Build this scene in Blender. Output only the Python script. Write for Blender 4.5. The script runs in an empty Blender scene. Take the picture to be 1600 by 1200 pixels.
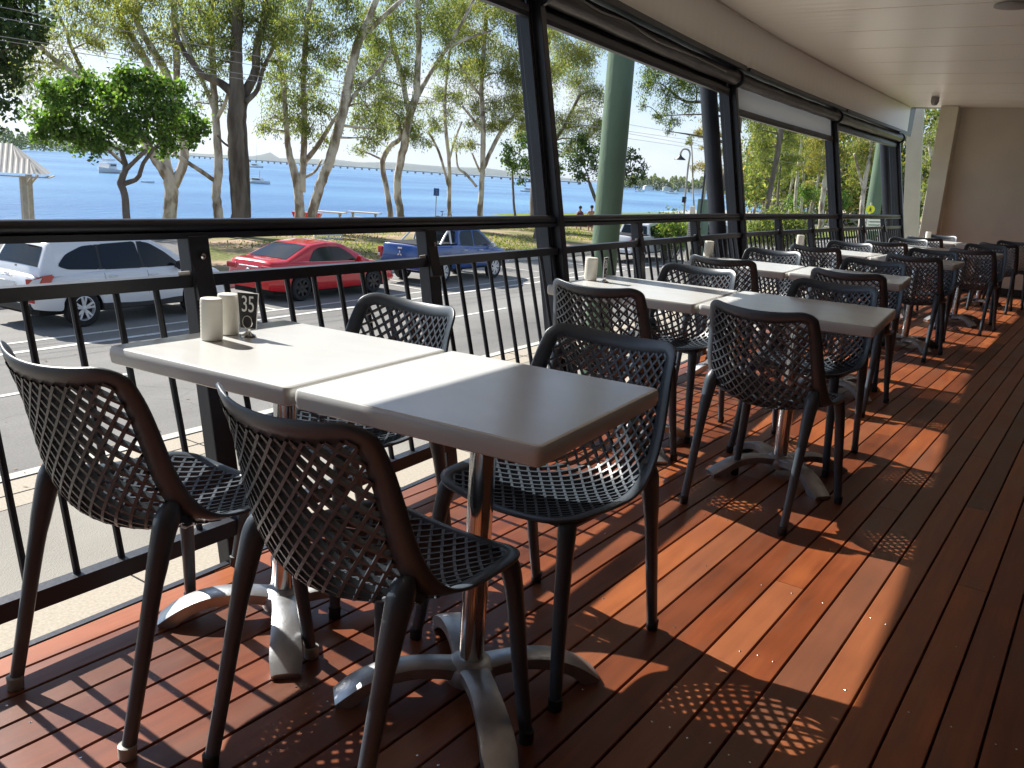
import bpy, math, random
import numpy as np
from mathutils import Vector, Matrix

S = bpy.context.scene
C = S.collection
RND = random.Random(7)

# ------------------------------------------------------------------ camera
CAM_H = 1.22
AX = np.array([[0.81600424, 0.18534365, -0.54752608],
               [0.57448716, -0.15508772, 0.8036867],
               [0.06404366, -0.97035845, -0.23302979]])   # world axes seen from the camera
FPX = 1350.0
cd = bpy.data.cameras.new("camera"); cam = bpy.data.objects.new("camera", cd); C.objects.link(cam)
cd.sensor_width = 36.0; cd.lens = 36.0 * FPX / 1600.0
cd.clip_start = 0.05; cd.clip_end = 20000.0
rt, up, bk = AX[:, 0], -AX[:, 1], -AX[:, 2]
cam.matrix_world = Matrix(((rt[0], up[0], bk[0], 0), (rt[1], up[1], bk[1], 0), (rt[2], up[2], bk[2], CAM_H), (0, 0, 0, 1)))
S.camera = cam

# ------------------------------------------------------------------ sun and sky
SUN = Vector((-1.18, 0.03, 1.0)).normalized()
EL = math.asin(SUN.z); AZ = math.atan2(SUN.x, SUN.y)
sd = bpy.data.lights.new("sun", 'SUN'); sun = bpy.data.objects.new("sun", sd); C.objects.link(sun)
sd.energy = 4.5; sd.angle = math.radians(0.5); sd.color = (1.0, 0.95, 0.88)
sun.rotation_mode = 'QUATERNION'; sun.rotation_quaternion = SUN.to_track_quat('Z', 'Y')
W = bpy.data.worlds.new("World"); S.world = W; W.use_nodes = True
nt = W.node_tree; N = nt.nodes; L = nt.links; N.clear()
wo = N.new('ShaderNodeOutputWorld'); bg = N.new('ShaderNodeBackground'); bg.inputs['Strength'].default_value = 0.076
sky = N.new('ShaderNodeTexSky'); sky.sky_type = 'NISHITA'; sky.sun_disc = False
sky.sun_elevation = EL; sky.sun_rotation = AZ; sky.air_density = 1.0; sky.dust_density = 0.25; sky.ozone_density = 3.0
tc = N.new('ShaderNodeTexCoord'); mp = N.new('ShaderNodeMapping'); mp.inputs['Scale'].default_value = (1.0, 1.0, 3.2)
nz = N.new('ShaderNodeTexNoise'); nz.inputs['Scale'].default_value = 3.4; nz.inputs['Detail'].default_value = 7; nz.inputs['Roughness'].default_value = 0.55
rp = N.new('ShaderNodeValToRGB'); rp.color_ramp.elements[0].position = 0.50; rp.color_ramp.elements[1].position = 0.66
mx = N.new('ShaderNodeMix'); mx.data_type = 'RGBA'
L.new(tc.outputs['Generated'], mp.inputs['Vector']); L.new(mp.outputs[0], nz.inputs['Vector']); L.new(nz.outputs['Fac'], rp.inputs[0])
L.new(rp.outputs[0], mx.inputs[0]); L.new(sky.outputs[0], mx.inputs[6]); mx.inputs[7].default_value = (6.6, 6.8, 7.1, 1)
sx = N.new('ShaderNodeSeparateXYZ'); L.new(tc.outputs['Generated'], sx.inputs[0])
hr = N.new('ShaderNodeMapRange'); hr.inputs[1].default_value = 0.0; hr.inputs[2].default_value = 0.30; hr.inputs[3].default_value = 0.60; hr.inputs[4].default_value = 0.0; hr.interpolation_type = 'SMOOTHSTEP'
L.new(sx.outputs[2], hr.inputs[0])
hz = N.new('ShaderNodeMix'); hz.data_type = 'RGBA'; hz.inputs[7].default_value = (4.3, 5.4, 6.9, 1); L.new(hr.outputs[0], hz.inputs[0]); L.new(sky.outputs[0], hz.inputs[6]); L.new(hz.outputs[2], mx.inputs[6])
L.new(mx.outputs[2], bg.inputs[0]); L.new(bg.outputs[0], wo.inputs[0])
S.view_settings.view_transform = 'Standard'; S.view_settings.look = 'None'
S.view_settings.exposure = 1.05; S.view_settings.gamma = 1.0
S.cycles.max_bounces = 8; S.cycles.transparent_max_bounces = 16
S.cycles.use_denoising = True

# ------------------------------------------------------------------ pixel helpers (photo measured at 1600x1200)
def ray(u, v):
    return Vector(AX @ np.array([u - 800.0, v - 600.0, FPX]))
def pt(u, v, d):
    """the point d metres away (measured along the ground) on the sight line of a photo pixel"""
    r = ray(u, v); k = d / math.hypot(r.x, r.y)
    return Vector((r.x * k, r.y * k, CAM_H + r.z * k))
def onz(u, v, z=0.0):
    r = ray(u, v); k = (z - CAM_H) / r.z
    return Vector((r.x * k, r.y * k, z))

# ------------------------------------------------------------------ materials
MATS = {}
def mat(name, col, rough=0.6, metal=0.0, spec=0.5, var=0.0, vscale=8.0, bump=0.0, bscale=30.0, coat=0.0, trans=0.0, stretch=(1, 1, 1), detail=5, col2=None, fac=(0.35, 0.65)):
    m = bpy.data.materials.new(name); m.use_nodes = True
    n = m.node_tree.nodes; l = m.node_tree.links; b = n['Principled BSDF']
    b.inputs['Base Color'].default_value = (*col, 1); b.inputs['Roughness'].default_value = rough
    b.inputs['Metallic'].default_value = metal; b.inputs['Specular IOR Level'].default_value = spec
    b.inputs['Coat Weight'].default_value = coat; b.inputs['Coat Roughness'].default_value = 0.05
    b.inputs['Transmission Weight'].default_value = trans
    if var > 0 or bump > 0 or col2:
        t = n.new('ShaderNodeTexCoord'); mpn = n.new('ShaderNodeMapping'); mpn.inputs['Scale'].default_value = stretch
        l.new(t.outputs['Object'], mpn.inputs['Vector'])
    if var > 0 or col2:
        z = n.new('ShaderNodeTexNoise'); z.inputs['Scale'].default_value = vscale; z.inputs['Detail'].default_value = detail
        l.new(mpn.outputs[0], z.inputs['Vector'])
        r = n.new('ShaderNodeValToRGB'); r.color_ramp.elements[0].position = fac[0]; r.color_ramp.elements[1].position = fac[1]
        c2 = col2 if col2 else tuple(min(1, c * (1 + var)) for c in col)
        c1 = col if col2 else tuple(c * (1 - var) for c in col)
        r.color_ramp.elements[0].color = (*c1, 1); r.color_ramp.elements[1].color = (*c2, 1)
        l.new(z.outputs['Fac'], r.inputs[0]); l.new(r.outputs[0], b.inputs['Base Color'])
    if bump > 0:
        z2 = n.new('ShaderNodeTexNoise'); z2.inputs['Scale'].default_value = bscale; z2.inputs['Detail'].default_value = 6
        l.new(mpn.outputs[0], z2.inputs['Vector'])
        bp = n.new('ShaderNodeBump'); bp.inputs['Strength'].default_value = bump; bp.inputs['Distance'].default_value = 0.02
        l.new(z2.outputs['Fac'], bp.inputs['Height']); l.new(bp.outputs[0], b.inputs['Normal'])
    MATS[name] = m
    return m

M_plastic = mat('chair_plastic', (0.052, 0.067, 0.084), 0.37, var=0.18, vscale=6, bump=0.06, bscale=350)
M_cap = mat('foot_cap', (0.30, 0.30, 0.27), 0.35, spec=0.5)
M_top = mat('laminate', (0.63, 0.635, 0.615), 0.24, var=0.03, vscale=5, spec=0.75, bump=0.015, bscale=12)
M_chrome = mat('polished_steel', (0.62, 0.62, 0.62), 0.16, metal=1.0, bump=0.03, bscale=25)
M_alu = mat('cast_aluminium', (0.50, 0.51, 0.52), 0.36, metal=0.85, var=0.18, vscale=14, bump=0.05, bscale=160)
M_dark = mat('charcoal_paint', (0.017, 0.020, 0.029), 0.40, var=0.25, vscale=4, bump=0.05, bscale=60)
M_ralu = mat('dark_bracket', (0.30, 0.30, 0.30), 0.4, metal=0.6)
M_blind = mat('rolled_blind', (0.045, 0.045, 0.047), 0.38, var=0.35, vscale=3, stretch=(1, 1, 6), bump=0.25, bscale=9)
M_bead = mat('cream_ceramic', (0.72, 0.70, 0.62), 0.5, var=0.04, vscale=20)
M_white = mat('white_print', (0.78, 0.78, 0.76), 0.5)
M_card = mat('card_black', (0.012, 0.012, 0.013), 0.35, var=0.2, vscale=30)
M_wall = mat('end_wall_render', (0.64, 0.59, 0.49), 0.85, var=0.05, vscale=2, bump=0.5, bscale=140)
M_wallin = mat('inner_wall', (0.06, 0.055, 0.05), 0.7, var=0.08, vscale=2)
M_cream = mat('cream_render', (0.66, 0.62, 0.50), 0.8, var=0.05, vscale=3, bump=0.2, bscale=60)
M_black = mat('dark_void', (0.006, 0.006, 0.006), 0.9)
M_road = None
M_path = mat('asphalt_path', (0.27, 0.25, 0.215), 0.9, col2=(0.33, 0.31, 0.26), vscale=0.8, bump=0.6, bscale=80)
M_pave = mat('tan_paving', (0.35, 0.30, 0.225), 0.85, col2=(0.43, 0.38, 0.30), vscale=40, bump=0.12, bscale=160)
M_kerb = mat('kerb_concrete', (0.52, 0.50, 0.44), 0.8, var=0.12, vscale=3)
M_line = mat('line_paint', (0.66, 0.65, 0.60), 0.7, var=0.12, vscale=7)
M_green = mat('green_pole_paint', (0.105, 0.165, 0.105), 0.75, var=0.10, vscale=2.5, stretch=(1, 1, .3), bump=0.35, bscale=30)
M_sand = mat('sand', (0.62, 0.52, 0.38), 0.9, var=0.1, vscale=.2)
M_glass = mat('tinted_glass', (0.010, 0.014, 0.018), 0.06, spec=0.35)
M_tyre = mat('tyre_rubber', (0.012, 0.012, 0.013), 0.8)
M_rim = mat('alloy_rim', (0.66, 0.67, 0.68), 0.3, metal=0.25, coat=0.5)
M_rimd = mat('black_rim', (0.02, 0.02, 0.022), 0.3, metal=0.4)
M_trim = mat('black_trim', (0.018, 0.018, 0.019), 0.55)
M_under = mat('underbody', (0.008, 0.008, 0.008), 0.9)
M_tail = mat('tail_lens', (0.42, 0.01, 0.012), 0.12, coat=0.8)
M_lens = mat('clear_lens', (0.6, 0.6, 0.6), 0.1, coat=0.8)
M_silver = mat('silver_paint', (0.74, 0.75, 0.77), 0.3, metal=0.05, coat=0.7)
M_red = mat('red_paint', (0.58, 0.008, 0.012), 0.25, coat=0.9)
M_blue = mat('blue_paint', (0.008, 0.050, 0.22), 0.25, metal=0.1, coat=0.9)
M_wpaint = mat('white_paint', (0.66, 0.67, 0.68), 0.25, coat=0.7)
M_dpaint = mat('dark_grey_paint', (0.05, 0.055, 0.065), 0.25, coat=0.7)
M_bark = mat('pale_gum_bark', (0.20, 0.155, 0.11), 0.85, col2=(0.60, 0.55, 0.47), vscale=2.2, stretch=(1, 1, .45), bump=0.8, bscale=9, fac=(.40, .56))
M_barkd = mat('rough_dark_bark', (0.060, 0.045, 0.034), 0.95, col2=(0.20, 0.165, 0.13), vscale=2.4, stretch=(1, 1, .2), bump=1.0, bscale=12)
M_barkb = mat('grey_brown_bark', (0.12, 0.10, 0.08), 0.9, col2=(0.20, 0.17, 0.14), vscale=4, stretch=(1, 1, .4), bump=0.6, bscale=14)
M_roofw = mat('weathered_tin', (0.46, 0.43, 0.38), 0.5, col2=(0.62, 0.59, 0.54), vscale=.9, metal=0.2)
M_timber = mat('painted_timber', (0.40, 0.40, 0.37), 0.8, var=0.1, vscale=6)
M_skin = mat('skin', (0.45, 0.24, 0.16), 0.6)
M_cloth = mat('dark_cloth', (0.10, 0.03, 0.04), 0.8)
M_hair = mat('hair', (0.02, 0.015, 0.012), 0.7)
M_yel = mat('yellow_sign', (0.75, 0.80, 0.02), 0.5)
M_bluesign = mat('blue_sign', (0.02, 0.09, 0.32), 0.5)
M_boat = mat('boat_white', (0.78, 0.78, 0.76), 0.35)
M_conc = mat('bridge_concrete', (0.30, 0.30, 0.30), 0.9)

def special_materials():
    global M_deck, M_water, M_grass, M_ceil, M_leaf, M_clear, M_verge, M_fleaf
    # deck boards: the colour comes from a per board attribute, grain from stretched noise
    m = bpy.data.materials.new('merbau_deck'); m.use_nodes = True; n = m.node_tree.nodes; l = m.node_tree.links; b = n['Principled BSDF']
    a = n.new('ShaderNodeAttribute'); a.attribute_name = 'tone'
    t = n.new('ShaderNodeTexCoord'); mpn = n.new('ShaderNodeMapping'); mpn.inputs['Scale'].default_value = (22, 1.6, 4)
    sp = n.new('ShaderNodeVectorMath'); sp.operation = 'ADD'
    l.new(t.outputs['Object'], mpn.inputs[0]); l.new(mpn.outputs[0], sp.inputs[0]); l.new(a.outputs['Color'], sp.inputs[1])
    z = n.new('ShaderNodeTexNoise'); z.inputs['Scale'].default_value = 1.5; z.inputs['Detail'].default_value = 8; z.inputs['Roughness'].default_value = .65
    l.new(sp.outputs[0], z.inputs[0])
    z3 = n.new('ShaderNodeTexNoise'); z3.inputs['Scale'].default_value = 3.2; z3.inputs['Detail'].default_value = 6; l.new(t.outputs['Object'], z3.inputs[0])
    r = n.new('ShaderNodeValToRGB'); e = r.color_ramp.elements
    e[0].position = 0.0; e[0].color = (0.065, 0.018, 0.008, 1); e[1].position = 1.0; e[1].color = (0.42, 0.125, 0.036, 1)
    q = e.new(0.5); q.color = (0.195, 0.050, 0.016, 1)
    s1 = n.new('ShaderNodeSeparateColor'); l.new(a.outputs['Color'], s1.inputs[0])
    m1 = n.new('ShaderNodeMath'); m1.operation = 'MULTIPLY_ADD'; m1.inputs[1].default_value = 0.70; l.new(z.outputs['Fac'], m1.inputs[0])
    m2 = n.new('ShaderNodeMath'); m2.operation = 'MULTIPLY_ADD'; m2.inputs[1].default_value = 0.62; m2.inputs[2].default_value = -0.30; l.new(s1.outputs[0], m2.inputs[0])
    l.new(m2.outputs[0], m1.inputs[2])
    m3 = n.new('ShaderNodeMath'); m3.operation = 'MULTIPLY_ADD'; m3.inputs[1].default_value = 0.55; l.new(z3.outputs['Fac'], m3.inputs[0])
    m4 = n.new('ShaderNodeMath'); m4.operation = 'SUBTRACT'; m4.inputs[1].default_value = 0.12; l.new(m1.outputs[0], m4.inputs[0]); l.new(m4.outputs[0], m3.inputs[2])
    l.new(m3.outputs[0], r.inputs[0])
    g = n.new('ShaderNodeMix'); g.data_type = 'RGBA'; g.inputs[7].default_value = (0.135, 0.070, 0.045, 1)
    rr = n.new('ShaderNodeValToRGB'); rr.color_ramp.elements[0].position = .52; rr.color_ramp.elements[1].position = .74
    rr.color_ramp.elements[1].color = (.62, .62, .62, 1)
    z4 = n.new('ShaderNodeTexNoise'); z4.inputs['Scale'].default_value = 2.1; z4.inputs['Detail'].default_value = 7; l.new(sp.outputs[0], z4.inputs[0])
    mm = n.new('ShaderNodeMapping'); mm.inputs['Scale'].default_value = (.25, .55, 1); l.new(sp.outputs[0], mm.inputs[0]); l.new(mm.outputs[0], z4.inputs[0])
    pb = n.new('ShaderNodeMapRange'); pb.inputs[1].default_value = 4.5; pb.inputs[2].default_value = 9.0; pb.inputs[3].default_value = 0; pb.inputs[4].default_value = .62; l.new(s1.outputs[1], pb.inputs[0]); mxm = n.new('ShaderNodeMath'); mxm.operation = 'MAXIMUM'; l.new(z4.outputs['Fac'], rr.inputs[0]); l.new(rr.outputs[0], mxm.inputs[0]); l.new(pb.outputs[0], mxm.inputs[1]); l.new(mxm.outputs[0], g.inputs[0]); l.new(r.outputs[0], g.inputs[6]); l.new(g.outputs[2], b.inputs['Base Color'])
    rg = n.new('ShaderNodeMapRange'); rg.inputs[3].default_value = .26; rg.inputs[4].default_value = .50; l.new(z3.outputs['Fac'], rg.inputs[0]); l.new(rg.outputs[0], b.inputs['Roughness'])
    bp = n.new('ShaderNodeBump'); bp.inputs['Strength'].default_value = .12; bp.inputs['Distance'].default_value = .004
    l.new(z.outputs['Fac'], bp.inputs['Height']); l.new(bp.outputs[0], b.inputs['Normal'])
    M_deck = m
    # water
    m = bpy.data.materials.new('bay_water'); m.use_nodes = True; n = m.node_tree.nodes; l = m.node_tree.links; b = n['Principled BSDF']
    b.inputs['Base Color'].default_value = (0.045, 0.17, 0.36, 1); b.inputs['Roughness'].default_value = 0.28; b.inputs['IOR'].default_value = 1.33
    b.inputs['Specular IOR Level'].default_value = 0.35
    t = n.new('ShaderNodeTexCoord'); mpn = n.new('ShaderNodeMapping'); mpn.inputs['Scale'].default_value = (.5, .22, 1); mpn.inputs['Rotation'].default_value = (0, 0, .5)
    z = n.new('ShaderNodeTexNoise'); z.inputs['Scale'].default_value = 1.6; z.inputs['Detail'].default_value = 9; z.inputs['Roughness'].default_value = .62
    bp = n.new('ShaderNodeBump'); bp.inputs['Strength'].default_value = 0.9; bp.inputs['Distance'].default_value = .5
    l.new(t.outputs['Object'], mpn.inputs[0]); l.new(mpn.outputs[0], z.inputs[0]); l.new(z.outputs['Fac'], bp.inputs['Height']); l.new(bp.outputs[0], b.inputs['Normal'])
    z5 = n.new('ShaderNodeTexNoise'); z5.inputs['Scale'].default_value = .035; z5.inputs['Detail'].default_value = 6; l.new(mpn.outputs[0], z5.inputs[0])
    r = n.new('ShaderNodeValToRGB'); r.color_ramp.elements[0].position = .35; r.color_ramp.elements[1].position = .65
    r.color_ramp.elements[0].color = (0.032, 0.125, 0.30, 1); r.color_ramp.elements[1].color = (0.12, 0.29, 0.47, 1)
    l.new(z5.outputs['Fac'], r.inputs[0]); l.new(r.outputs[0], b.inputs['Base Color'])
    M_water = m
    # laminate: faint wipe marks, crumbs of dust
    m = M_top; n = m.node_tree.nodes; l = m.node_tree.links; b = n['Principled BSDF']
    t = n.new('ShaderNodeTexCoord'); mpn = n.new('ShaderNodeMapping'); mpn.inputs['Scale'].default_value = (3, 9, 3); mpn.inputs['Rotation'].default_value = (0, 0, .6)
    z = n.new('ShaderNodeTexNoise'); z.inputs['Scale'].default_value = 2.4; z.inputs['Detail'].default_value = 9; z.inputs['Roughness'].default_value = .7; l.new(t.outputs['Object'], mpn.inputs[0]); l.new(mpn.outputs[0], z.inputs[0])
    r = n.new('ShaderNodeMapRange'); r.inputs[1].default_value = .3; r.inputs[2].default_value = .7; r.inputs[3].default_value = .20; r.inputs[4].default_value = .27; l.new(z.outputs['Fac'], r.inputs[0]); l.new(r.outputs[0], b.inputs['Roughness'])
    # asphalt: patches, tar seams, cracks, speckle
    global M_road
    m = bpy.data.materials.new('asphalt'); m.use_nodes = True; n = m.node_tree.nodes; l = m.node_tree.links; b = n['Principled BSDF']; b.inputs['Roughness'].default_value = .88
    t = n.new('ShaderNodeTexCoord')
    def noi(sc, det, ro=.5, stretch=(1, 1, 1)):
        q = n.new('ShaderNodeMapping'); q.inputs['Scale'].default_value = stretch; l.new(t.outputs['Object'], q.inputs[0])
        z = n.new('ShaderNodeTexNoise'); z.inputs['Scale'].default_value = sc; z.inputs['Detail'].default_value = det; z.inputs['Roughness'].default_value = ro; l.new(q.outputs[0], z.inputs[0]); return z
    a = noi(.22, 6, .6, (1.6, .35, 1)); r = n.new('ShaderNodeValToRGB'); r.color_ramp.elements[0].position = .36; r.color_ramp.elements[1].position = .66
    r.color_ramp.elements[0].color = (.135, .13, .12, 1); r.color_ramp.elements[1].color = (.235, .228, .21, 1); l.new(a.outputs['Fac'], r.inputs[0])
    s = noi(38, 3, .8); r2 = n.new('ShaderNodeMapRange'); r2.inputs[1].default_value = .3; r2.inputs[2].default_value = .7; r2.inputs[3].default_value = .78; r2.inputs[4].default_value = 1.2; l.new(s.outputs['Fac'], r2.inputs[0])
    v = n.new('ShaderNodeTexVoronoi'); v.feature = 'DISTANCE_TO_EDGE'; v.inputs['Scale'].default_value = .42; w = noi(1.2, 6, .7)
    ad = n.new('ShaderNodeMix'); ad.data_type = 'VECTOR'; ad.inputs[0].default_value = .35; l.new(t.outputs['Object'], ad.inputs[4]); l.new(w.outputs['Color'], ad.inputs[5]); l.new(ad.outputs[1], v.inputs[0])
    cr = n.new('ShaderNodeMapRange'); cr.inputs[1].default_value = .0; cr.inputs[2].default_value = .007; cr.inputs[3].default_value = .80; cr.inputs[4].default_value = 1.0; l.new(v.outputs[0], cr.inputs[0])
    o_ = noi(.9, 4, .5); orr = n.new('ShaderNodeMapRange'); orr.inputs[1].default_value = .62; orr.inputs[2].default_value = .74; orr.inputs[3].default_value = 1.0; orr.inputs[4].default_value = .72; l.new(o_.outputs['Fac'], orr.inputs[0])
    m1 = n.new('ShaderNodeMath'); m1.operation = 'MULTIPLY'; l.new(r2.outputs[0], m1.inputs[0]); l.new(cr.outputs[0], m1.inputs[1])
    m2 = n.new('ShaderNodeMath'); m2.operation = 'MULTIPLY'; l.new(m1.outputs[0], m2.inputs[0]); l.new(orr.outputs[0], m2.inputs[1])
    sc_ = n.new('ShaderNodeVectorMath'); sc_.operation = 'SCALE'; l.new(r.outputs[0], sc_.inputs[0]); l.new(m2.outputs[0], sc_.inputs[3]); l.new(sc_.outputs[0], b.inputs['Base Color'])
    bp = n.new('ShaderNodeBump'); bp.inputs['Strength'].default_value = .5; bp.inputs['Distance'].default_value = .01; l.new(s.outputs['Fac'], bp.inputs['Height']); l.new(bp.outputs[0], b.inputs['Normal'])
    M_road = m
    # grass with worn dirt
    def grass(name, g1, g2, dirt, lo, hi, sc):
        m = bpy.data.materials.new(name); m.use_nodes = True; n = m.node_tree.nodes; l = m.node_tree.links; b = n['Principled BSDF']; b.inputs['Roughness'].default_value = .95
        b.inputs['Specular IOR Level'].default_value = .15
        t = n.new('ShaderNodeTexCoord'); z = n.new('ShaderNodeTexNoise'); z.inputs['Scale'].default_value = sc; z.inputs['Detail'].default_value = 8; l.new(t.outputs['Object'], z.inputs[0])
        r = n.new('ShaderNodeValToRGB'); r.color_ramp.elements[0].position = lo; r.color_ramp.elements[1].position = hi
        z2 = n.new('ShaderNodeTexNoise'); z2.inputs['Scale'].default_value = 7; z2.inputs['Detail'].default_value = 8; l.new(t.outputs['Object'], z2.inputs[0])
        r2 = n.new('ShaderNodeValToRGB'); r2.color_ramp.elements[0].position = .35; r2.color_ramp.elements[1].position = .65
        r2.color_ramp.elements[0].color = (*g1, 1); r2.color_ramp.elements[1].color = (*g2, 1)
        mxx = n.new('ShaderNodeMix'); mxx.data_type = 'RGBA'; mxx.inputs[7].default_value = (*dirt, 1)
        l.new(z.outputs['Fac'], r.inputs[0]); l.new(r.outputs[0], mxx.inputs[0]); l.new(z2.outputs['Fac'], r2.inputs[0]); l.new(r2.outputs[0], mxx.inputs[6]); l.new(mxx.outputs[2], b.inputs['Base Color'])
        bp = n.new('ShaderNodeBump'); bp.inputs['Strength'].default_value = .8; bp.inputs['Distance'].default_value = .05; l.new(z2.outputs['Fac'], bp.inputs['Height']); l.new(bp.outputs[0], b.inputs['Normal'])
        return m
    M_grass = grass('park_grass', (0.085, 0.105, 0.028), (0.21, 0.215, 0.075), (0.40, 0.29, 0.20), .42, .58, .28)
    M_verge = grass('lawn', (0.10, 0.16, 0.03), (0.24, 0.27, 0.06), (0.30, 0.26, 0.12), .60, .75, .3)
    # ceiling
    m = bpy.data.materials.new('gloss_ceiling'); m.use_nodes = True; n = m.node_tree.nodes; l = m.node_tree.links; b = n['Principled BSDF']
    b.inputs['Base Color'].default_value = (0.88, 0.86, 0.80, 1); b.inputs['Roughness'].default_value = .30; b.inputs['Specular IOR Level'].default_value = .6
    t = n.new('ShaderNodeTexCoord'); mpn = n.new('ShaderNodeMapping'); mpn.inputs['Scale'].default_value = (.35, 1, 1)
    w = n.new('ShaderNodeTexWave'); w.wave_type = 'BANDS'; w.bands_direction = 'Y'; w.inputs['Scale'].default_value = 2.1; w.inputs['Distortion'].default_value = .4
    z = n.new('ShaderNodeTexNoise'); z.inputs['Scale'].default_value = 9; z.inputs['Detail'].default_value = 3
    l.new(t.outputs['Object'], mpn.inputs[0]); l.new(mpn.outputs[0], w.inputs[0]); l.new(mpn.outputs[0], z.inputs[0])
    ad = n.new('ShaderNodeMath'); ad.operation = 'MULTIPLY_ADD'; ad.inputs[1].default_value = .7; l.new(z.outputs['Fac'], ad.inputs[0]); l.new(w.outputs['Fac'], ad.inputs[2])
    bp = n.new('ShaderNodeBump'); bp.inputs['Strength'].default_value = .25; bp.inputs['Distance'].default_value = .006; l.new(ad.outputs[0], bp.inputs['Height']); l.new(bp.outputs[0], b.inputs['Normal'])
    M_ceil = m
    # leaves
    def leaf(name, sat):
        m = bpy.data.materials.new(name); m.use_nodes = True; n = m.node_tree.nodes; l = m.node_tree.links; n.clear()
        o = n.new('ShaderNodeOutputMaterial'); a = n.new('ShaderNodeAttribute'); a.attribute_name = 'leafcol'
        p = n.new('ShaderNodeBsdfPrincipled'); p.inputs['Roughness'].default_value = .5; p.inputs['Specular IOR Level'].default_value = .35
        tr = n.new('ShaderNodeBsdfTranslucent'); ms = n.new('ShaderNodeMixShader'); ms.inputs[0].default_value = sat
        hs = n.new('ShaderNodeMix'); hs.data_type = 'RGBA'; hs.blend_type = 'MULTIPLY'; hs.inputs[0].default_value = 1; hs.inputs[7].default_value = (1.9, 2.0, .9, 1)
        l.new(a.outputs['Color'], hs.inputs[6]); l.new(hs.outputs[2], tr.inputs[0]); l.new(a.outputs['Color'], p.inputs['Base Color'])
        l.new(p.outputs[0], ms.inputs[1]); l.new(tr.outputs[0], ms.inputs[2]); l.new(ms.outputs[0], o.inputs[0])
        return m
    M_leaf = leaf('gum_leaves', .58); M_fleaf = leaf('broad_leaves', .45)
    # translucent PVC of the lowered blind
    m = bpy.data.materials.new('cloudy_pvc'); m.use_nodes = True; n = m.node_tree.nodes; l = m.node_tree.links; n.clear()
    o = n.new('ShaderNodeOutputMaterial'); p = n.new('ShaderNodeBsdfPrincipled'); p.inputs['Base Color'].default_value = (.42, .42, .40, 1); p.inputs['Roughness'].default_value = .25
    tr = n.new('ShaderNodeBsdfTranslucent'); tr.inputs[0].default_value = (.5, .5, .48, 1); ms = n.new('ShaderNodeMixShader'); ms.inputs[0].default_value = .45
    t = n.new('ShaderNodeTexCoord'); z = n.new('ShaderNodeTexNoise'); z.inputs['Scale'].default_value = 6; bp = n.new('ShaderNodeBump'); bp.inputs['Strength'].default_value = .4
    l.new(t.outputs['Object'], z.inputs[0]); l.new(z.outputs['Fac'], bp.inputs['Height']); l.new(bp.outputs[0], p.inputs['Normal'])
    l.new(p.outputs[0], ms.inputs[1]); l.new(tr.outputs[0], ms.inputs[2]); l.new(ms.outputs[0], o.inputs[0]); M_clear = m
special_materials()

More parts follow.
